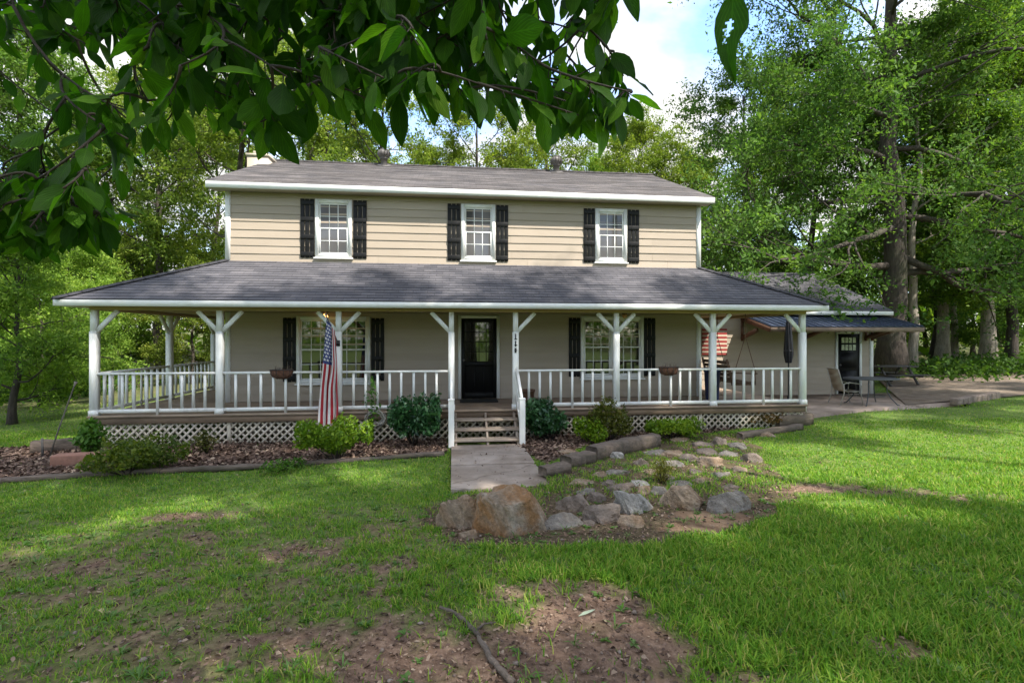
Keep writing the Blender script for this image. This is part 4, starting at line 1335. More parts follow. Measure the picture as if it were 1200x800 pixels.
def rock_mesh(seed, w, d, h, sub=4, cuts=11, rough=1.0, planes=()):
    import bmesh
    bm = bmesh.new(); bmesh.ops.create_icosphere(bm, subdivisions=sub, radius=1.0)
    r = np.random.default_rng(seed)
    V = np.array([v.co[:] for v in bm.verts])
    V = np.sign(V) * np.abs(V) ** .72
    for _ in range(cuts):
        n = r.normal(size=3); n[2] = abs(n[2]) * .75 - .1; n /= np.linalg.norm(n); k = r.uniform(.62, 1.02)
        dd = V @ n - k; V = V - np.outer(np.clip(dd, 0, None), n) * .93
    for nx_, ny_, nz_p, k in planes:
        n = np.array((nx_, ny_, nz_p), float); n /= np.linalg.norm(n)
        V = V - np.outer(np.clip(V @ n - k, 0, None), n) * .97
    def nz(sc, amp, s):
        f = lattice_noise(seed * 7 + s)
        return (f(V[:, 0] * sc + V[:, 2] * sc * .7 + 9, V[:, 1] * sc - V[:, 2] * sc * .6 + 9) - .5) * amp
    V = V * (1 + nz(1.7, .28 * rough, 1) + nz(4.3, .16 * rough, 2) + nz(10, .09 * rough, 3) + nz(22, .05 * rough, 4))[:, None]
    V[:, 2] = np.where(V[:, 2] < -.35, -.35 + (V[:, 2] + .35) * .3, V[:, 2])
    V -= (V.max(0) + V.min(0)) / 2 * np.array((1, 1, 0))
    ext = V.max(0) - V.min(0)
    V = V / np.array((ext[0], ext[1], V[:, 2].max() + .22)) * np.array((w, d, h))
    for v, c in zip(bm.verts, V): v.co = c
    me = bpy.data.meshes.new('rock'); bm.to_mesh(me); bm.free()
    return me
ROCKS = [  # px, base py, width px, height px, depth ratio, kind, label
    (598, 629, 120, 66, .85, 'orange', 'largest boulder of the rock garden, orange stained, nearest the walkway'),
    (538, 619, 54, 46, .9, 'tan', 'grey tan boulder leaning behind the left side of the largest boulder'),
    (550, 631, 22, 15, .9, 'tan', 'small tan stone at the foot of the largest boulder'),
    (747, 602, 58, 34, .7, 'blue', 'pale blue grey pointed rock near the middle of the front row'),
    (745, 618, 34, 18, .8, 'tan', 'mossy tan stone below the pale blue grey pointed rock'),
    (807, 597, 62, 30, .7, 'tan', 'long pale tan rock with a rounded top in the front row'),
    (861, 601, 55, 28, .75, 'grey', 'flat grey slab-like rock at the right end of the front row'),
    (711, 613, 44, 24, .8, 'dark', 'dark mauve flat stone between the largest boulder and the blue grey rock'),
    (676, 600, 42, 22, .8, 'dark', 'brown blocky stone right behind the largest boulder'),
    (660, 620, 46, 17, .8, 'grey', 'low grey stone touching the right foot of the largest boulder'),
    (703, 589, 24, 17, .8, 'dark', 'small dark upright stone behind the mauve flat stone'),
    (732, 577, 36, 13, .8, 'dark', 'flat dark stone behind the pale blue grey rock'),
    (751, 570, 24, 9, .9, 'blue', 'small bluish flat stone above the pale blue grey rock'),
    (757, 579, 20, 13, .8, 'tan', 'small warm brown stone wedged behind the blue grey rock'),
    (775, 580, 26, 12, .9, 'grey', 'small grey stone behind the long pale tan rock'),
    (724, 537, 17, 11, .9, 'blue', 'small whitish stone at the foot of the big timber log'),
    (754, 545, 20, 12, .8, 'dark', 'dark wedge shaped stone in the grass right of the whitish stone'),
    (703, 559, 18, 9, .8, 'tan', 'small cream stone on the path of mulch by the timber steps'),
    (684, 568, 34, 7, .8, 'tan', 'flat cream stone lying in the mulch below the timber steps'),
    (727, 556, 30, 8, .8, 'grey', 'flat mossy grey stone in the middle of the rock garden'),
    (838, 547, 38, 15, .7, 'tan', 'yellowish tan slab in the upper part of the rock garden'),
    (886, 542, 24, 17, .9, 'dark', 'upright mauve stone at the lawn edge of the rock garden'),
    (846, 521, 20, 13, .9, 'dark', 'mauve stone at the top of the rock garden below the porch corner'),
    (812, 541, 27, 10, .9, 'dark', 'dark stone tucked beside the yellowish tan slab'),
    (831, 533, 30, 9, .9, 'dark', 'brown flat stone above the yellowish tan slab'),
    (870, 526, 24, 9, .9, 'grey', 'grey flat stone near the top right of the rock garden'),
    (849, 560, 24, 9, .9, 'grey', 'low grey stone below the yellowish tan slab'),
    (818, 556, 18, 9, .9, 'dark', 'dark little stone left below the yellowish tan slab'),
    (800, 518, 24, 7, .9, 'tan', 'yellowish flat stone at the top edge beside the low bright shrub'),
    (667, 533, 24, 7, .9, 'tan', 'flat pale stone in the mulch bed left of the big log'),
    (790, 548, 32, 9, .8, 'grey', 'lichen grey flat stone in the centre of the upper rock garden'),
    (771, 533, 24, 8, .8, 'grey', 'grey stone set in grass right of the big timber log'),
    (905, 512, 22, 8, .9, 'tan', 'small pale stone on the lawn near the short edging timber'),
    (785, 563, 26, 9, .9, 'dark', 'dark low stone behind the long pale tan rock, beside the dry fern'),
    (738, 588, 30, 10, .9, 'tan', 'tan flat stone just left above the pale pointed rock'),
    (716, 569, 22, 8, .9, 'dark', 'flat brown stone sunk in grass in the middle left of the rock garden'),
    (770, 557, 26, 8, .9, 'tan', 'buff stone beside the dry fern in the rock garden'),
    (800, 571, 30, 9, .9, 'grey', 'grey flat slab in front of the dry fern, above the long pale tan rock'),
    (822, 566, 22, 8, .9, 'tan', 'small buff slab right above the long pale tan rock'),
    (858, 575, 26, 9, .9, 'dark', 'dark flat stone just behind the slab-like rock at the right end'),
    (870, 553, 22, 8, .9, 'tan', 'buff flat stone near the right lawn edge of the rock garden'),
    (790, 534, 26, 8, .9, 'tan', 'buff flat stone in the upper middle of the rock garden'),
    (858, 535, 26, 9, .9, 'grey', 'broad grey stone between the yellowish tan slab and the upright mauve one'),
    (828, 523, 24, 7, .9, 'dark', 'brownish flat stone near the low bright shrub'),
    (630, 612, 26, 12, .9, 'tan', 'rusty small stone leaning on the right side of the largest boulder'),
    (690, 580, 26, 9, .9, 'grey', 'flat grey stone behind the brown blocky stone'),
    (690, 617, 20, 8, .9, 'dark', 'small dark stone in the leaf litter in front of the mauve flat stone'),
]
for k, (px, py, w, h, dr, kind, lab) in enumerate(ROCKS):
    u, v, z, t = on_ground(px, py)
    W = w * t / F; H = h * t / F * (1.0 if h > 20 else .85); D = W * dr
    if k == 0:
        me = rock_mesh(100, W, D, H, 5, 0, 1.0, [(-.93, -.1, .22, .74), (-.62, -.72, .28, .66), (-.02, -.12, 1, .60), (.80, -.15, .52, .72), (.97, 0, .1, .90), (.35, -.92, .22, .70), (.1, .8, .5, .7), (-.5, .3, .85, .86), (.7, -.6, .4, .80), (-.15, -.8, .75, .86)])
    else:
        me = rock_mesh(100 + k, W * 1.1, D, H, 5 if w > 50 else 4, 12 if w > 50 else 9)
    me.materials.append(MR[kind])
    if w <= 30:
        for p in me.polygons: p.use_smooth = True
    o = link(me, 'boulder' if w > 50 and h > 45 else 'garden_rock', None, (u, v + D * .42, z - .01 - .02 * H))
    o.rotation_euler = (0, 0, R.uniform(-.35, .35) if k else 0)
    tag(o, lab, 'boulder' if w > 50 and h > 45 else 'rock', 'rocks of the rock garden')

# ------------------------------------------------------------------ leaves, shrubs, trees
def leaf_cards(P, size, rng, droop=.25, flat=.6, aspect=.5):
    """diamond leaves at points P: returns verts (n*4,3) and quads"""
    n = len(P)
    a = rng.normal(size=(n, 3)); a[:, 2] -= droop; a /= np.linalg.norm(a, axis=1, keepdims=True)
    nn = rng.normal(size=(n, 3)); nn[:, 2] = np.abs(nn[:, 2]) + flat
    b2 = np.cross(a, nn); b2 /= np.maximum(np.linalg.norm(b2, axis=1, keepdims=True), 1e-6)
    c = np.cross(b2, a)
    s = size * np.clip(np.exp(rng.normal(-.05, .38, (n, 1))), .4, 2.2)
    w = s * aspect
    V = np.stack([P - a * s * .5, P + b2 * w * .5 - a * s * .06 + c * s * .05, P + a * s * .5 - c * s * .06, P - b2 * w * .5 - a * s * .06 + c * s * .05], 1).reshape(-1, 3)
    Fq = np.arange(n * 4).reshape(n, 4)
    return V, Fq

def shrub(name, px, py, wpx, hpx, n, ls, col, label, cat='shrub', mat=None, shape='dome', seed=1, group=None, stems=9, v=None, aspect=.5):
    if v is None:
        u, v, z, t = on_ground(px, py)
    else:
        u = u_at(px, v); t = v / ray(px, CY)[1]; z = float(terrain(u, v))
    W = wpx * t / F / 2; H = hpx * t / F
    rng = np.random.default_rng(seed)
    root = empty(name, (u, v, z)); tag(root, label, cat, group)
    P = []
    lobes = [(rng.normal(0, .42, 3), rng.uniform(.38, .62)) for _ in range(9)]
    while len(P) < n:
        q = rng.uniform(-1, 1, 3)
        if shape == 'dome':
            ok = False
            for lc, lr in lobes:
                c = np.array((lc[0], lc[1], abs(lc[2]) - .15))
                d = np.linalg.norm(q - c)
                if d < lr and d > lr * .45: ok = True
            if not ok: continue
            P.append((q[0] * W, q[1] * W * .85, (q[2] * .5 + .42) * H if q[2] > -.75 else .05 * H))
        elif shape == 'spiky':
            a = rng.uniform(0, 2 * math.pi); s = rng.uniform(0, 1) ** .6; tilt = rng.uniform(0, 1)
            P.append((math.cos(a) * W * s * tilt, math.sin(a) * W * s * tilt * .8, H * s * (1 - .45 * tilt * tilt)))
    P = np.array(P); P[:, 2] = np.maximum(P[:, 2], .015) * rng.uniform(.86, 1.1, len(P))
    Vv, Ff = leaf_cards(P, ls, rng, -.15 if shape == 'spiky' else .1, .5, aspect)
    fo = MB().add(Vv, Ff).build('foliage', mat or M_shrub, root); fo.color = (*col, 1)
    sm = MB()
    for k in range(stems):
        e = P[rng.integers(len(P))] * .85
        sm.tube([(e[0] * .08, e[1] * .08, -.03), (e[0] * .5, e[1] * .5, e[2] * .45), tuple(e)], [.012, .008, .003], 5)
    sm.build('stem', M_twig, root)
    return root
shrub('low_shrub', 394, 540, 78, 54, 5200, .06, (2.1, 2.2, .5), 'low bright yellow-green shrub below the flag', seed=21)
shrub('evergreen_shrub', 486, 522, 58, 60, 3000, .085, (.75, 1.0, .95), 'round dark green shrub left of the porch stairs', mat=M_broad, seed=22)
shrub('evergreen_shrub', 643, 516, 60, 50, 3000, .085, (.75, 1.0, .95), 'round dark green shrub right of the porch stairs', mat=M_broad, seed=23)
shrub('golden_shrub', 690, 520, 40, 34, 1700, .06, (2.0, 2.1, .35), 'small golden-yellow shrub beside the dark green shrub right of the stairs', seed=24)
shrub('reddish_shrub', 712, 519, 60, 56, 2300, .06, (1.35, .95, .55), 'reddish brown and olive shrub reaching up to the deck', seed=25)
shrub('low_shrub', 789, 514, 66, 26, 2700, .06, (2.0, 2.1, .45), 'low wide yellow-green shrub right of the reddish shrub', seed=26)
shrub('purple_shrub', 901, 500, 56, 26, 1500, .055, (1.5, .62, .8), 'sparse purple-leaved shrub at the porch corner near the patio', seed=27)
shrub('weedy_plant', 150, 556, 104, 46, 3600, .06, (1.25, 1.15, .5), 'yellowish weedy plants in front of the left lattice', 'plant', seed=28)
shrub('tall_weed', 108, 535, 44, 42, 900, .09, (1.0, 1.5, .7), 'tall green weeds at the left corner of the porch', 'plant', seed=29, shape='spiky')
shrub('small_weed', 330, 553, 46, 18, 500, .05, (1.0, 1.4, .6), 'small low weed in the mulch in front of the lattice', 'plant', seed=30)
shrub('dry_weed', 240, 533, 36, 28, 420, .06, (1.1, .75, .7), 'dull brownish weed against the left lattice', 'plant', seed=31, shape='spiky')
shrub('climbing_weed', 436, 520, 26, 82, 260, .06, (1.0, 1.5, .8), 'thin tall weed growing up the railing right of the flag', 'plant', seed=32, shape='spiky')
shrub('dry_fern', 776, 566, 44, 28, 900, .07, (2.2, 1.35, .85), 'dry brown fern clump in the middle of the rock garden', 'plant', seed=33, shape='spiky', aspect=.12)
shrub('dry_stems_plant', 932, 497, 40, 26, 500, .08, (1.3, .9, .7), 'dry leafless stems against the right end of the deck', 'plant', seed=34, shape='spiky', aspect=.08)

def grow(seed, H, r0, base, RAD, nlimb, nleaf, ls, low=8, high=65, prof=None, spread=.3, nsub=6, ntwig=4, sides=10, wob=.35, top=.92, gnarl=.25, droop=.3, aspect=.5):
    rng = np.random.default_rng(seed); r = random.Random(seed)
    tr = MB()
    n = 14
    zs = np.linspace(0, H * top, n); px_ = np.cumsum(rng.normal(0, wob * .25, n)); py_ = np.cumsum(rng.normal(0, wob * .25, n))
    px_ -= px_[0]; py_ -= py_[0]; px_[1] *= .3; py_[1] *= .3
    T = np.stack([px_, py_, zs], -1); T[0, 2] = -.3
    rad = r0 * (1 - zs / (H * top) * .93) ** .85 + .015
    rad[0] *= 1.55; rad[1] *= 1.05
    tr.tube(T, rad, sides)
    tips = []
    prof = prof or (lambda x: math.sin(math.pi * (.16 + .74 * x)) ** .7)
    def path(p, d, L, k, up):
        pts = [np.array(p, float)]; d = np.array(d, float)
        for i in range(k):
            d = d + rng.normal(0, gnarl, 3) * .55 + np.array((0, 0, up)); d /= np.linalg.norm(d)
            pts.append(pts[-1] + d * L / k)
        return np.array(pts)
    for i in range(nlimb):
        x = (i + r.uniform(.2, .8)) / nlimb
        z = H * (base + (top - base) * x)
        f = z / (H * top) * (n - 1); i0 = min(n - 2, int(f)); p = T[i0] + (T[i0 + 1] - T[i0]) * (f - i0)
        rt = np.interp(z, zs, rad)
        az = i * 2.4 + r.uniform(-.5, .5)
        el = math.radians(low + (high - low) * x ** 1.2 + r.uniform(-9, 9))
        L = RAD * prof(x) * r.uniform(.8, 1.15)
        d = (math.cos(az) * math.cos(el), math.sin(az) * math.cos(el), math.sin(el))
        P = path(p, d, L, 8, .03)
        lr = np.linspace(max(.03, rt * .40), .018, 9)
        tr.tube(P, lr, 7)
        for j in range(nsub):
            s = r.uniform(.28, 1.0) if j else 1.0
            k = min(8, max(1, int(s * 8))); q = P[k]; tg = P[k] - P[k - 1]; tg /= np.linalg.norm(tg)
            sd = tg + rng.normal(0, .75, 3); sd[2] = sd[2] * .7 + .12; sd /= np.linalg.norm(sd)
            SL = L * (.22 + .34 * (1.1 - s)) * r.uniform(.8, 1.2) + .35
            S = path(q, sd, SL, 5, .02)
            tr.tube(S, np.linspace(max(.014, lr[k] * .5), .007, 6), 5)
            for w in range(ntwig):
                kk = r.choice((2, 3, 4, 5)); td_ = (S[kk] - S[kk - 1]); td_ /= np.linalg.norm(td_)
                td_ = td_ + rng.normal(0, .8, 3); td_ /= np.linalg.norm(td_)
                W = path(S[kk], td_, SL * .38 + .2, 3, -.02)
                tr.tube(W, np.linspace(.008, .004, 4), 3, cap=False)
                tips.append(W)
    tips = np.array(tips)                      # (m,4,3)
    m = len(tips)
    wgt = rng.uniform(.35, 1.6, m); idx = rng.choice(m, nleaf, p=wgt / wgt.sum())
    f = rng.uniform(0, 3, nleaf); i0 = np.minimum(2, f.astype(int)); ff = (f - i0)[:, None]
    P = tips[idx, i0] * (1 - ff) + tips[idx, i0 + 1] * ff + rng.normal(0, spread, (nleaf, 3)) * np.array((1, 1, .5))
    V, Fq = leaf_cards(P, ls, rng, droop, .55, aspect)
    return tr, MB().add(V, Fq)

VAR = {}
def variant(key, **kw):
    t, c = grow(**kw)
    VAR[key] = (t.mesh(key + '_trunk', M_bark, True), c.mesh(key + '_crown', M_leaf))
variant('broad', seed=41, H=17, r0=.26, base=.24, RAD=5.6, nlimb=22, nleaf=64000, ls=.15, spread=.21, nsub=8, ntwig=6)
variant('tall', seed=42, H=20, r0=.32, base=.42, RAD=4.4, nlimb=18, nleaf=50000, ls=.15, spread=.20, high=72, nsub=8, ntwig=6)
variant('airy', seed=43, H=18, r0=.24, base=.34, RAD=5.0, nlimb=16, nleaf=27000, ls=.145, spread=.19, gnarl=.38, nsub=7, ntwig=5)
variant('bushy', seed=44, H=8, r0=.13, base=.10, RAD=3.4, nlimb=18, nleaf=50000, ls=.12, spread=.20, low=4, high=70, nsub=8, ntwig=5)
variant('shade_tree', seed=46, H=21.2, r0=.28, base=.90, RAD=3.6, nlimb=14, nleaf=12000, ls=.19, spread=.34, low=5, high=50, top=.95)  # unseen shade caster: crown squeezed into a thin high layer
variant('slender', seed=45, H=14, r0=.17, base=.30, RAD=2.9, nlimb=16, nleaf=30000, ls=.135, spread=.18, nsub=7, ntwig=6)
def tree(kind, px, t, label, sc=1.0, col=(1, 1, 1), rz=0., sxy=None, name='tree', group='woodland trees around the house', bark=None, u=None, v=None, sink=0.0):
    if u is None:
        d = ray(px, CY); u, v = d[0] * t, d[1] * t
    root = empty(name, (u, v, float(terrain(u, v)) - sink), rz)
    root.scale = (sxy or sc, sxy or sc, sc)
    tag(root, label, 'tree', group)
    tm, cmh = VAR[kind]
    tr = link(tm, 'trunk', root)
    if bark:
        tr.material_slots[0].link = 'OBJECT'; tr.material_slots[0].material = bark
    cr = link(cmh, 'crown', root); cr.color = (*col, 1)
    return root
YG = (2.15, 1.8, .95); BG = (2.35, 2.3, 1.35); DG = (1.15, 1.3, 1.0); OL = (2.35, 2.0, 1.3); MG = (1.4, 1.52, 1.1); LG = (2.15, 2.1, 1.0)
# the big oak on the right
t_, c_ = grow(seed=52, H=24, r0=.50, base=.17, RAD=10.2, nlimb=32, nleaf=240000, ls=.132, low=-13, high=62, spread=.25, nsub=12, ntwig=7, gnarl=.33, sides=14,
              prof=lambda x: (.95 if x < .35 else .95 - (x - .35) * .62))
oak = empty('oak_tree', (*on_ground(1044, 441)[:2], on_ground(1044, 441)[2] - .05), .4)
tag(oak, 'huge spreading oak with thick dark trunk towering over the side wing', 'tree')
t_.build('trunk', M_bark, oak, smooth=True); co = c_.build('crown', M_leaf, oak); co.color = (1.30, 1.50, 1.25, 1)
# right side
tree('slender', 1068, 23.6, 'pale-barked slim tree right beside the big dark oak trunk', 1.1, MG, 1.0, bark=M_bark_pale)
tree('slender', 948, 27, 'slender tree with thin dark trunk rising behind the side wing roof', 1.15, MG, .3)
tree('airy', 868, 26, 'airy tree just right of the upper storey', .85, MG, 2.0)
tree('broad', 905, 36, 'broad pale green tree far behind the side wing', .85, LG, .9)
tree('tall', 1104, 29, 'tall tree with pale trunk at the far side of the driveway, left of a twin', .95, LG, 1.7, bark=M_bark_pale)
tree('slender', 1118, 31, 'thin pale-trunked tree just right of the tall pale trunk by the driveway', 1.1, MG, 2.4, bark=M_bark_pale)
tree('tall', 1158, 27, 'tall tree with forked reddish pale trunk beyond the driveway', 1.0, LG, 3.0, bark=M_bark_pale)
tree('bushy', 1140, 36, 'bright yellow-green understorey tree between the pale trunks beyond the driveway', 1.0, LG, .5)
tree('bushy', 1190, 29, 'dark bushy tree at the right edge beyond the driveway', .9, DG, 1.1)
tree('bushy', 1085, 38, 'light green understorey tree behind the pale-barked tree', 1.1, LG, 2.2)
tree('bushy', 1010, 33, 'dark green bushy tree behind the side wing', .95, DG, 3.1)
tree('airy', 1260, 26, 'airy green tree reaching in from the right edge', 1.0, LG, 1.2)
tree('broad', 1185, 25, 'low-crowned yellow-green tree overhanging the driveway at the right', .9, LG, 2.6)
tree('broad', 1095, 30, 'low-crowned light green tree behind the pale-barked trunk', .85, LG, 4.6)
# behind the house
tree('airy', 640, 37, 'yellow-green airy tree behind the middle of the main roof', 1.0, YG, .2)
tree('broad', 752, 40, 'rounded yellow-green tree behind the roof near the second vent', .98, YG, 1.3)
tree('airy', 556, 33, 'sparse forked tree behind the roof between the two vents', .98, YG, 2.6)
tree('broad', 600, 46, 'dense yellow-green tree far behind the sparse forked one', .95, YG, 3.9)
tree('airy', 450, 32, 'thin sparse tree behind the first roof vent', 1.05, OL, 4.0)
tree('broad', 700, 47, 'dense yellow-green tree furthest back between two roof vents and gap of sky', .95, LG, 5.6)
tree('broad', 815, 42, 'yellowish tree behind the right end of the main roof', .88, YG, 5.0)
tree('airy', 365, 30, 'open crowned tree with bare limbs behind the chimney', 1.12, OL, 1.0)
tree('broad', 505, 44, 'dense green tree far behind the roof between chimney and first gap', .95, YG, 2.9)
tree('broad', 405, 41, 'dense olive tree far behind the first roof vent', 1.0, OL, 5.1)
tree('broad', 250, 39, 'dense olive-green tree far behind the left end of the house', 1.05, OL, 3.6)
# left side
tree('airy', 285, 27, 'large olive tree with bare branches left of the chimney', 1.05, OL, .6)
tree('broad', 190, 31, 'tall olive-green tree beyond the left porch corner', 1.0, OL, 2.2)
tree('broad', 110, 35, 'tall pale green tree in the left woods', 1.0, LG, 1.4)
tree('tall', 30, 27, 'tall green tree at the left edge behind the overhanging leaves', .95, MG, .2)
tree('broad', -80, 25, 'broad green tree reaching in from the left edge', 1.0, MG, 3.2)
tree('bushy', 14, 13.2, 'young bright green tree at the left edge of the lawn', .62, BG, .8)
tree('bushy', 75, 21, 'bright green sapling left of the porch', .70, BG, 1.9)
tree('bushy', 20, 24, 'bright leafy tree further back at the left edge', .95, BG, 2.9)
tree('bushy', 130, 34, 'light green bushy tree seen past the left porch post', .85, LG, .4)
tree('bushy', 225, 25, 'pale olive bushy tree seen through the left porch', .62, (2.0, 1.6, .95), 1.6)
tree('slender', 165, 40, 'slim green tree seen through the porch beyond the grass clearing', .8, MG, .0)
tree('bushy', 60, 42, 'light green bushy tree deep in the left woods', 1.2, LG, 4.4)
tree('bushy', 48, 17.5, 'small bright green tree between the leaning stake and the woods', .55, BG, 5.2)
tree('bushy', 100, 26, 'leafy sapling just left of the first porch post', .75, BG, 3.7)
# unseen trees added behind the viewpoint to shade lawn, porch roof and patio
SHADE = [(-2.5, -7.0, 'shade_tree', .82, .3), (2.5, -6.2, 'shade_tree', .84, 1.1), (7.5, -6.6, 'shade_tree', .82, 2.8), (12.5, -7.6, 'shade_tree', .82, 2.0),
         (-.5, -3.4, 'shade_tree', .80, 4.0), (4.6, -2.6, 'shade_tree', .78, 5.0), (9.4, -3.8, 'shade_tree', .80, 3.3), (17.0, -8.5, 'shade_tree', .8, .4),
         (1.0, -1.8, 'shade_tree', .985, .5), (6.0, -1.9, 'shade_tree', .985, 2.2), (11.5, -2.2, 'shade_tree', .985, 4.1), (15.5, -1.9, 'shade_tree', .985, 3.1), (.9, -1.8, 'shade_tree', 1.24, 1.2),
         (19.5, -.8, 'shade_tree', 1.0, 2.5), (24.0, .2, 'shade_tree', 1.0, 3.5), (22.0, 3.2, 'shade_tree', .95, 4.5), (27.0, 4.0, 'shade_tree', 1.0, 5.5)]
for k, (u, v, kd, sc, rz) in enumerate(SHADE):
    tree(kd, 0, 0, 'unseen high-crowned tree added behind the viewpoint to cast shade', sc, MG, rz, sxy=sc if sc < .9 else .80, u=u, v=v, group='unseen shade trees added behind the viewpoint')

# far woods as one mass
rng = np.random.default_rng(77)
n = 110000
ang = rng.uniform(-math.pi, math.pi, n); dist = rng.uniform(44, 78, n)
fu = np.sin(ang) * dist; fv_ = np.cos(ang) * dist
topz = 5.5 + 8 * fbm(ang * 9 + 20, dist * .06 + 4, N4)
topz = np.where(np.abs(ang + .63) < .05, topz * .28, topz)
fz = terrain(fu, fv_) + topz * rng.uniform(0, 1, n) ** .75
keep = fbm(fu * .35, fv_ * .35 + fz * .4, N1) > .36
P = np.stack([fu, fv_, fz], -1)[keep]
V, Fq = leaf_cards(P, .62, rng, .2, .4, .6)
fw = MB().add(V, Fq).build('far_woods', M_leaf); fw.color = (2.2, 2.2, 1.15, 1)
tag(fw, 'mass of sunlit green woods far behind the house', 'woods', kind='stuff')
# low undergrowth along the wood edge
pts = []
for (c0, c1, n_, h) in ((gp(1070, 441), gp(1230, 433), 5200, .8), (gp(-60, 470), gp(100, 462), 4500, 1.0), (gp(20, 452), gp(110, 448), 2500, .7)):
    s = rng.uniform(-.1, 1.1, n_); c0 = np.array(c0); c1 = np.array(c1)
    q = c0 + (c1 - c0) * s[:, None] + rng.normal(0, 1, (n_, 3)) * np.array((.8, 1.6, 0))
    q[:, 2] = terrain(q[:, 0], q[:, 1]) + h * rng.uniform(0, 1, n_) ** 1.5 * (.4 + fbm(q[:, 0] * .8, q[:, 1] * .8, N3))
    pts.append(q)
P = np.concatenate(pts)
V, Fq = leaf_cards(P, .17, rng, .1, .6, .55)
ug = MB().add(V, Fq).build('undergrowth', M_leaf); ug.color = (.75, .95, .6, 1)
tag(ug, 'low leafy undergrowth along the edge of the woods', 'undergrowth', kind='stuff')

# ------------------------------------------------------------------ lawn, weeds, litter
rng = np.random.default_rng(5)
def sample_ground(n, t0, t1, alpha, half=1.45):
    """points spread over the view, denser near: density ~ t^-alpha"""
    e = 2 - alpha
    t = (rng.uniform(0, 1, n) * (t1 ** e - t0 ** e) + t0 ** e) ** (1 / e)
    x = rng.uniform(-half, half, n) * t
    return x * CS + t * SN, -x * SN + t * CS, t
def clear(u, v):
    b, bd, rk, hd = masks(u, v)
    pat = inside(u, v, [p for p in pe] + [(14.9, 15.6), (7.9, 15.6)]) | inside(u, v, [p[:2] for p in drive_n] + [p[:2] for p in drive_f[::-1]])
    out = (u < -7.2) & (v > 19) | (v > 26)
    return b, bd, rk, np.maximum(hd, pat | out)
def blades(u, v, t, L, W, bend, segs):
    n = len(u); z = terrain(u, v) - .006
    az = rng.uniform(0, 2 * math.pi, n); d = np.stack([np.cos(az), np.sin(az), np.zeros(n)], -1)
    sd = np.stack([-np.sin(az + rng.normal(0, .5, n)), np.cos(az), np.zeros(n)], -1)
    B = np.stack([u, v, z], -1)
    rows = []
    for k in range(segs):
        s = k / segs
        c = B + d * (L * bend * s ** 1.8)[:, None]
        c[:, 2] += L * (s - .35 * bend * s ** 2.2)
        w = (W * (1 - .75 * s ** 1.5) * .5)[:, None]
        rows += [c - sd * w, c + sd * w]
    c = B + d * (L * bend)[:, None]; c[:, 2] += L * (1 - .35 * bend)
    rows.append(c)
    k = 2 * segs + 1
    V = np.stack(rows, 1).reshape(-1, 3)
    b0 = np.arange(n)[:, None] * k
    Q = np.concatenate([b0 + np.array([[2 * i, 2 * i + 1, 2 * i + 3, 2 * i + 2]]) for i in range(segs - 1)]) if segs > 1 else np.zeros((0, 4), int)
    T = b0 + np.array([[2 * segs - 2, 2 * segs - 1, 2 * segs]])
    return V, Q, T
gmb = MB()
def grass(n, t0, t1, alpha, segs, lscale, wscale):
    u, v, t = sample_ground(n, t0, t1, alpha)
    # gather into tufts
    cu = np.floor(u / .11 + rng.normal(0, .25, n)) * .11; cv = np.floor(v / .11 + rng.normal(0, .25, n)) * .11
    b, bd, rk, hd = clear(u, v)
    cl = fbm(u * 2.3, v * 2.3, N2); cl2 = fbm(u * 7.5, v * 7.5, N1)
    p = (1 - np.clip(b * 1.45, 0, 1)) * (.30 + 1.5 * sst(.32, .62, cl2 * .6 + cl * .4))
    lush = sst(-1.5, 1.5, u)                    # right side is thick, left side is thin and weedy
    p *= .50 + .50 * np.clip(lush + sst(5.5, 7.5, v), 0, 1)
    p = np.maximum(p, .03 * (cl2 > .5))
    p = np.where(rk > .5, .8 * sst(.40, .54, cl * .5 + cl2 * .5) * sst(5.6, 7.0, v), p)
    p = np.where(bd > .5, .02, p)
    p = np.where(hd > .5, 0, p)
    k = rng.uniform(0, 1, n) < p
    u, v, t, cl, lush = u[k], v[k], t[k], cl[k], lush[k]
    L = (.034 + .05 * rng.uniform(0, 1, len(u)) ** 1.6) * (.65 + .75 * cl) * lscale * (.85 + .60 * lush * (1 - sst(6, 8, v))) * (1 - .12 * lush)
    W = ((.0030 + .0016 * rng.uniform(0, 1, len(u))) * (1 + .55 * lush) + .00080 * t) * wscale
    V, Q, T = blades(u, v, t, L, W, rng.uniform(.15, 1.15, len(u)), segs)
    base = gmb.n
    gmb.add(V, T)
    if len(Q): gmb.f.append((Q + base, 0))
grass(285000, 1.7, 6.0, 1.2, 3, 1.05, 1.15)
grass(250000, 6.0, 12.0, 1.2, 2, 1.0, 1.0)
grass(90000, 12.0, 26.0, 1.0, 1, 1.25, 1.1)
tag(gmb.build('lawn_grass', M_grass), 'short green lawn grass with thin patches', 'grass', kind='stuff')

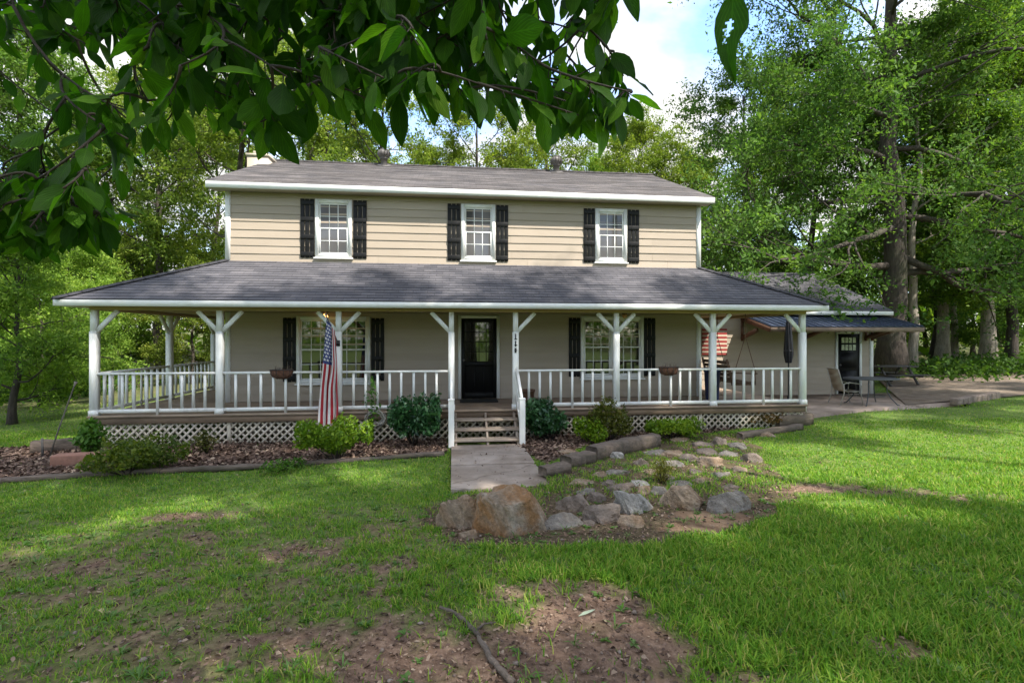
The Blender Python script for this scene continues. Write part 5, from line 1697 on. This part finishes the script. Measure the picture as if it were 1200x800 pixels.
# broad leaved weeds and coarse tufts in the lawn
wmb = MB()
u, v, t = sample_ground(3600, 2.1, 9.5, .9)
b, bd, rk, hd = clear(u, v)
k = (hd < .5) & (bd < .5) & (rng.uniform(0, 1, len(u)) < np.where(b > .6, .16, .75))
for uu, vv in zip(u[k], v[k]):
    m = rng.integers(5, 10); sc = rng.uniform(.5, 1.35); z = float(terrain(uu, vv)); a0 = rng.uniform(0, 6.28)
    broad = rng.uniform() < .55
    for q in range(m):
        a = a0 + q * 2.4 + rng.normal(0, .2); L = (.055 if broad else .10) * sc * rng.uniform(.6, 1.2); w = L * (.42 if broad else .10)
        el = rng.uniform(.15, .9) if broad else rng.uniform(.5, 1.25)
        d = np.array((math.cos(a) * math.cos(el), math.sin(a) * math.cos(el), math.sin(el))); s = np.array((-math.sin(a), math.cos(a), 0))
        p0 = np.array((uu, vv, z)); p1 = p0 + d * L * .5; p2 = p0 + d * L + np.array((0, 0, -L * .35))
        p2[:2] += d[:2] * L * .12
        wmb.add([p0, p1 - s * w * .5, p2, p1 + s * w * .5], [(0, 1, 2, 3)])
tag(wmb.build('lawn_weeds', M_weed), 'broad leaved weeds scattered through the lawn', 'weeds', kind='stuff')

# dry leaves on the bare soil and in the rock garden
def flakes(u, v, size, lift, rng):
    n = len(u); P = np.stack([u, v, terrain(u, v) + rng.uniform(.004, lift, n)], -1)
    az = rng.uniform(0, 6.28, n); tilt = rng.normal(0, .30, (n, 2))
    a = np.stack([np.cos(az), np.sin(az), tilt[:, 0]], -1); b = np.stack([-np.sin(az), np.cos(az), tilt[:, 1]], -1)
    s = size[:, None]; w = s * rng.uniform(.3, .7, (n, 1)); cr = rng.normal(.12, .18, (n, 1)) * s * np.array((0, 0, 1.))
    V = np.stack([P - a * s * .5, P - b * w * .5 - a * s * .12 + cr, P - b * w * .4 + a * s * .22 + cr, P + a * s * .5, P + b * w * .45 + a * s * .18 + cr * .6, P + b * w * .5 - a * s * .15 + cr * .6], 1).reshape(-1, 3)
    i = np.arange(n)[:, None] * 6
    return V, np.concatenate([i + np.array([[0, 1, 2, 3]]), i + np.array([[0, 3, 4, 5]])])
u, v, t = sample_ground(150000, 2.0, 12, .9)
b, bd, rk, hd = clear(u, v)
front = sst(7.4, 5.8, v) if False else 1 - sst(5.6, 7.2, v)
p = np.where(rk > .5, np.maximum(front * .9, .75 * sst(.36, .5, fbm(u * 2, v * 2, N4))), np.clip(b * 1.1, 0, 1) * .7) + .02
p = np.where((bd > .5) | (hd > .5), 0, p); p = np.where(inside(u, v, P_SOIL), .2, p)
k = rng.uniform(0, 1, len(u)) < p
V, Q = flakes(u[k], v[k], .012 + .032 * rng.uniform(0, 1, k.sum()) ** 2.4, .015, rng)
lm = MB().add(V, Q)
un = rng.uniform(WALK[0] + .05, WALK[1] - .05, 130); vn = rng.uniform(7.0, 9.95, 130)
V, Q = flakes(un, vn, .016 + .03 * rng.uniform(0, 1, 130) ** 2, .01, rng)
zc_ = np.interp(vn, [WALK[2], WALK[3]], [float(terrain(.7, WALK[2])) + .02, zw + .03]) + .022 - terrain(un, vn)
V[:, 2] += np.repeat(zc_, 6)
lm.add(V, Q)
tag(lm.build('leaf_litter', M_litter), 'dry brown leaves littering the bare soil', 'leaf litter', kind='stuff')
n = 42000
u = rng.uniform(-9.5, 8, n); v = rng.uniform(7.2, 11.3, n)
k = (inside(u, v, P_BEDL) | inside(u, v, P_BEDR))
V, Q = flakes(u[k], v[k], .04 + .07 * rng.uniform(0, 1, k.sum()) ** 1.5, .045, rng)
tag(MB().add(V, Q).build('bark_mulch', M_mulch), 'brown bark mulch filling the beds along the porch', 'mulch', kind='stuff')
# clods and pebbles in the soil
pm_ = MB()
ico = [(0, 0, .8), (.9, 0, .2), (.28, .86, .25), (-.73, .53, .2), (-.7, -.5, .25), (.3, -.85, .2), (0, 0, -.4)]
icf = [(0, 1, 2), (0, 2, 3), (0, 3, 4), (0, 4, 5), (0, 5, 1), (6, 2, 1), (6, 3, 2), (6, 4, 3), (6, 5, 4), (6, 1, 5)]
u, v, t = sample_ground(9000, 2.0, 8, .7)
b, bd, rk, hd = clear(u, v); k = ((b > .55) | (rk > .5)) & (hd < .5)
for uu, vv in zip(u[k], v[k]):
    s = .006 + .02 * rng.uniform() ** 3.5
    V = np.array(ico) * rng.uniform(.6, 1.3, (7, 3)) * s + np.array((uu, vv, float(terrain(uu, vv)) + s * .2))
    pm_.add(V, icf)
tag(pm_.build('soil_pebbles', leafmat('pebbles and clods', [(0, (.06, .04, .03)), (.6, (.15, .105, .08)), (1, (.30, .25, .21))], 0, .95, tint=False)), 'small clods and pebbles on the bare soil', 'pebbles', kind='stuff')

# ------------------------------------------------------------------ the overhanging tree close to the camera
ot = empty('overhanging_tree', (-2.6, -1.6, float(terrain(-2.6, -1.6))))
tag(ot, 'broad-leaved tree whose dark leafy boughs hang over the top left of the view', 'tree')
O = np.array(ot.location)
otr = MB()
otr.tube([np.array((0, 0, -.2)), np.array((.05, .02, 1.2)), np.array((.02, .1, 2.4)), np.array((.1, .15, 3.6)), np.array((.1, .3, 5.2)), np.array((0, .2, 7.0))], [.24, .17, .15, .13, .10, .05], 12)
lf = MB(); lrng = np.random.default_rng(99)
def big_leaf(p, d, n, L, W):
    """broad pointed leaf from p along d, upper side n"""
    d = d / np.linalg.norm(d); s = np.cross(d, n); s /= np.linalg.norm(s); n = np.cross(s, d)
    st_ = np.array((0, .10, .28, .46, .64, .80, .92, 1.0)); wd = np.array((.02, .20, .43, .50, .44, .29, .13, .004)) * W * lrng.uniform(.9, 1.1)
    curl = lrng.uniform(-.05, .28); fold = lrng.uniform(.05, .40); tw = lrng.normal(0, .12)
    V = []; U = []
    for x, w in zip(st_, wd):
        c = p + d * (L * (x - .10 * curl * x * x)) - n * (L * curl * x * x)
        ss = s * math.cos(tw * x) + n * math.sin(tw * x)
        wav = lrng.normal(0, .012) * L
        V += [c - ss * w + n * (fold * w + wav), c - ss * w * .5 + n * fold * w * .34, c, c + ss * w * .5 + n * fold * w * .34, c + ss * w + n * (fold * w - wav)]
        U += [(x, -1), (x, -.5), (x, 0), (x, .5), (x, 1)]
    Fq = [(i * 5 + j, i * 5 + j + 1, i * 5 + j + 6, i * 5 + j + 5) for i in range(7) for j in range(4)]
    lf.add(V, Fq, 0, U)
def twig(pts, r0, nleaf, Lr, drop=.75, start=.1, tipleaves=True):
    pts = np.array(pts, float)
    otr.tube(pts - O, np.linspace(r0, .0022, len(pts)), 6)
    m = len(pts)
    for k in range(nleaf):
        s = start + (1 - start) * (k + lrng.uniform(0, .8)) / nleaf
        f = min(m - 1.001, s * (m - 1)); i = int(f); p = pts[i] + (pts[i + 1] - pts[i]) * (f - i)
        tg = pts[i + 1] - pts[i]; tg /= np.linalg.norm(tg)
        side = np.cross(tg, (0, 0, 1.)); side /= max(1e-6, np.linalg.norm(side))
        d = side * (1 if k % 2 else -1) * lrng.uniform(.3, 1) + tg * lrng.uniform(.1, .7) + np.array((0, 0, -drop)) * lrng.uniform(.3, 1.8) + lrng.normal(0, .22, 3)
        d /= np.linalg.norm(d)
        L = lrng.uniform(*Lr)
        pet = p + d * .018 + np.array((0, 0, -.006))
        otr.tube(np.array([p, pet]) - O, [.0016, .0012], 4, cap=False)
        n = np.array((0, 0, 1.)) + lrng.normal(0, .5, 3)
        big_leaf(pet, d, n, L, L * lrng.uniform(.40, .54))
def bez(a, b2, c, k=9):
    a, b2, c = (np.array(x, float) for x in (a, b2, c)); s = np.linspace(0, 1, k)[:, None]
    return a * (1 - s) ** 2 + 2 * b2 * s * (1 - s) + c * s * s
# main boughs run from the trunk over the camera's upper left
fork = O + np.array((.1, .15, 3.4))
BX = [0, 60, 110, 132, 165, 200, 235, 265, 300, 330, 360, 400, 450, 480, 520, 560, 600, 640, 690, 735, 760]
BY = [305, 300, 290, 205, 195, 130, 135, 115, 190, 175, 140, 135, 160, 110, 140, 150, 130, 150, 175, 150, 60]
BOUGH = {}
def bough(name, end, mid, r0):
    P = bez(fork, mid, end, 16); otr.tube(P - O, np.linspace(r0, .010, 16), 8); BOUGH[name] = P
bough('a', p_at(650, -60, 1.75), np.array((-1.2, .8, 3.75)), .035)
bough('b', p_at(300, -80, 1.7), np.array((-1.8, .5, 3.7)), .03)
bough('c', p_at(40, -20, 1.9), np.array((-2.2, .2, 3.4)), .03)
bough('d', p_at(480, -200, 1.25), np.array((-1.3, .4, 3.7)), .025)
NET = [p for P in BOUGH.values() for p in P[5:]]
def hang(x, yend, t, nl, Lr, rise=(8, 40), run=(-90, 110)):
    """a side twig that leaves the nearest higher branch point and ends near (x, yend)"""
    end = np.array(p_at(x, yend, t))
    mid = np.array(p_at(x - lrng.uniform(*run), yend - lrng.uniform(*rise), t * lrng.uniform(.97, 1.08)))
    A = np.array(NET); ok = A[:, 2] > mid[2] - .02
    A = A[ok] if ok.any() else A
    q = A[np.argmin(np.linalg.norm(A - mid, axis=1))]
    P = bez(q, mid + np.array((0, 0, .03)), end, 8)
    NET.extend(P[2:])
    twig(P, .0045, nl, Lr, start=.22)
jobs = []
for k in range(270):                                   # dense upper cover
    jobs.append((lrng.uniform(-60, 705), lrng.uniform(-90, 55), lrng.uniform(1.3, 2.4), lrng.integers(7, 11)))
for k in range(120):                                   # down to the lower outline
    x = lrng.uniform(-60, 735); t = lrng.uniform(1.2, 2.2)
    jobs.append((x, np.interp(x, BX, BY) - .095 * F / t * lrng.uniform(.8, 1.9), t, lrng.integers(6, 10)))
for x, y, t in ((300, 140, 1.45), (316, 150, 1.4), (740, 120, 1.35), (705, 140, 1.4), (460, 118, 1.3), (430, 100, 1.35), (560, 110, 1.3), (150, 175, 1.3), (125, 135, 1.3)):
    jobs.append((x, y - 12, t, 6))
for k in range(60):                                   # left hanging cluster
    t = lrng.uniform(1.3, 2.2); x = lrng.uniform(-60, 112)
    jobs.append((x, np.interp(x, BX, BY) - .085 * F / t * lrng.uniform(.7, 2.6), t, lrng.integers(6, 10)))
for x, y, t, nl in sorted(jobs, key=lambda q: q[1]):
    hang(x, y, t, nl, (.068, .135) if x > 130 else (.055, .115))
# the lone leaf right of the gap, hanging on a long twig
tw = bez(BOUGH['a'][-3], p_at(800, -170, 1.45), p_at(858, -6, 1.3), 12)
otr.tube(tw - O, np.linspace(.006, .002, 12), 6)
twig(bez(BOUGH['a'][-3], p_at(770, -150, 1.45), p_at(820, -70, 1.4), 6), .003, 3, (.09, .11), start=.5)
p0 = np.array(p_at(858, -8, 1.3)); p1 = np.array(p_at(858, 100, 1.3)); dd = p1 - p0
d_ = dd / np.linalg.norm(dd); nrm_ = np.array(ray(858, 45)); nrm_ /= np.linalg.norm(nrm_); s_ = np.cross(d_, nrm_); L_ = np.linalg.norm(dd)
if (s_ @ np.array((CS, -SN, 0))) < 0: s_ = -s_
stn = [(0, -.02, .02), (.10, -.12, .13), (.24, -.19, .185), (.36, -.205, .19), (.42, -.20, .175), (.50, -.185, .10), (.60, -.165, .055), (.72, -.13, .045), (.84, -.06, .05), (.94, -.0, .05), (1.0, .035, .04)]
Vl, Ul = [], []
sx_ = np.array([q[0] for q in stn]); sa_ = np.array([q[1] for q in stn]); sb_ = np.array([q[2] for q in stn])
NL, NW = 44, 17
for i in range(NL):
    x = i / (NL - 1); a = np.interp(x, sx_, sa_); b2 = np.interp(x, sx_, sb_); c = p0 + dd * x
    for q in range(NW):
        f = q / (NW - 1); w = a + (b2 - a) * f
        Vl.append(c + s_ * w * L_ - nrm_ * .05 * L_ * abs(f * 2 - 1) + nrm_ * .06 * L_ * x * x); Ul.append((x, f * 2 - 1))
def in_hole(i, q):
    x = i / NL; f = q / NW
    cen = .36 - (x - .38) * .5
    return abs(x - .385) < .115 and abs(f - cen) < .10 + .05 * math.sin(x * 90) - .9 * abs(x - .385) ** 1.2 * .6
Fl = [(i * NW + j, i * NW + j + 1, (i + 1) * NW + j + 1, (i + 1) * NW + j) for i in range(NL - 1) for j in range(NW - 1) if not in_hole(i, j)]
lf.add(Vl, Fl, 0, Ul)
otr.build('trunk', M_twig, ot, smooth=True)
V0 = [a for a in lf.v]
for i in range(len(lf.v)): lf.v[i] = lf.v[i] - O
cr = lf.build('crown', M_near, ot, smooth=True)
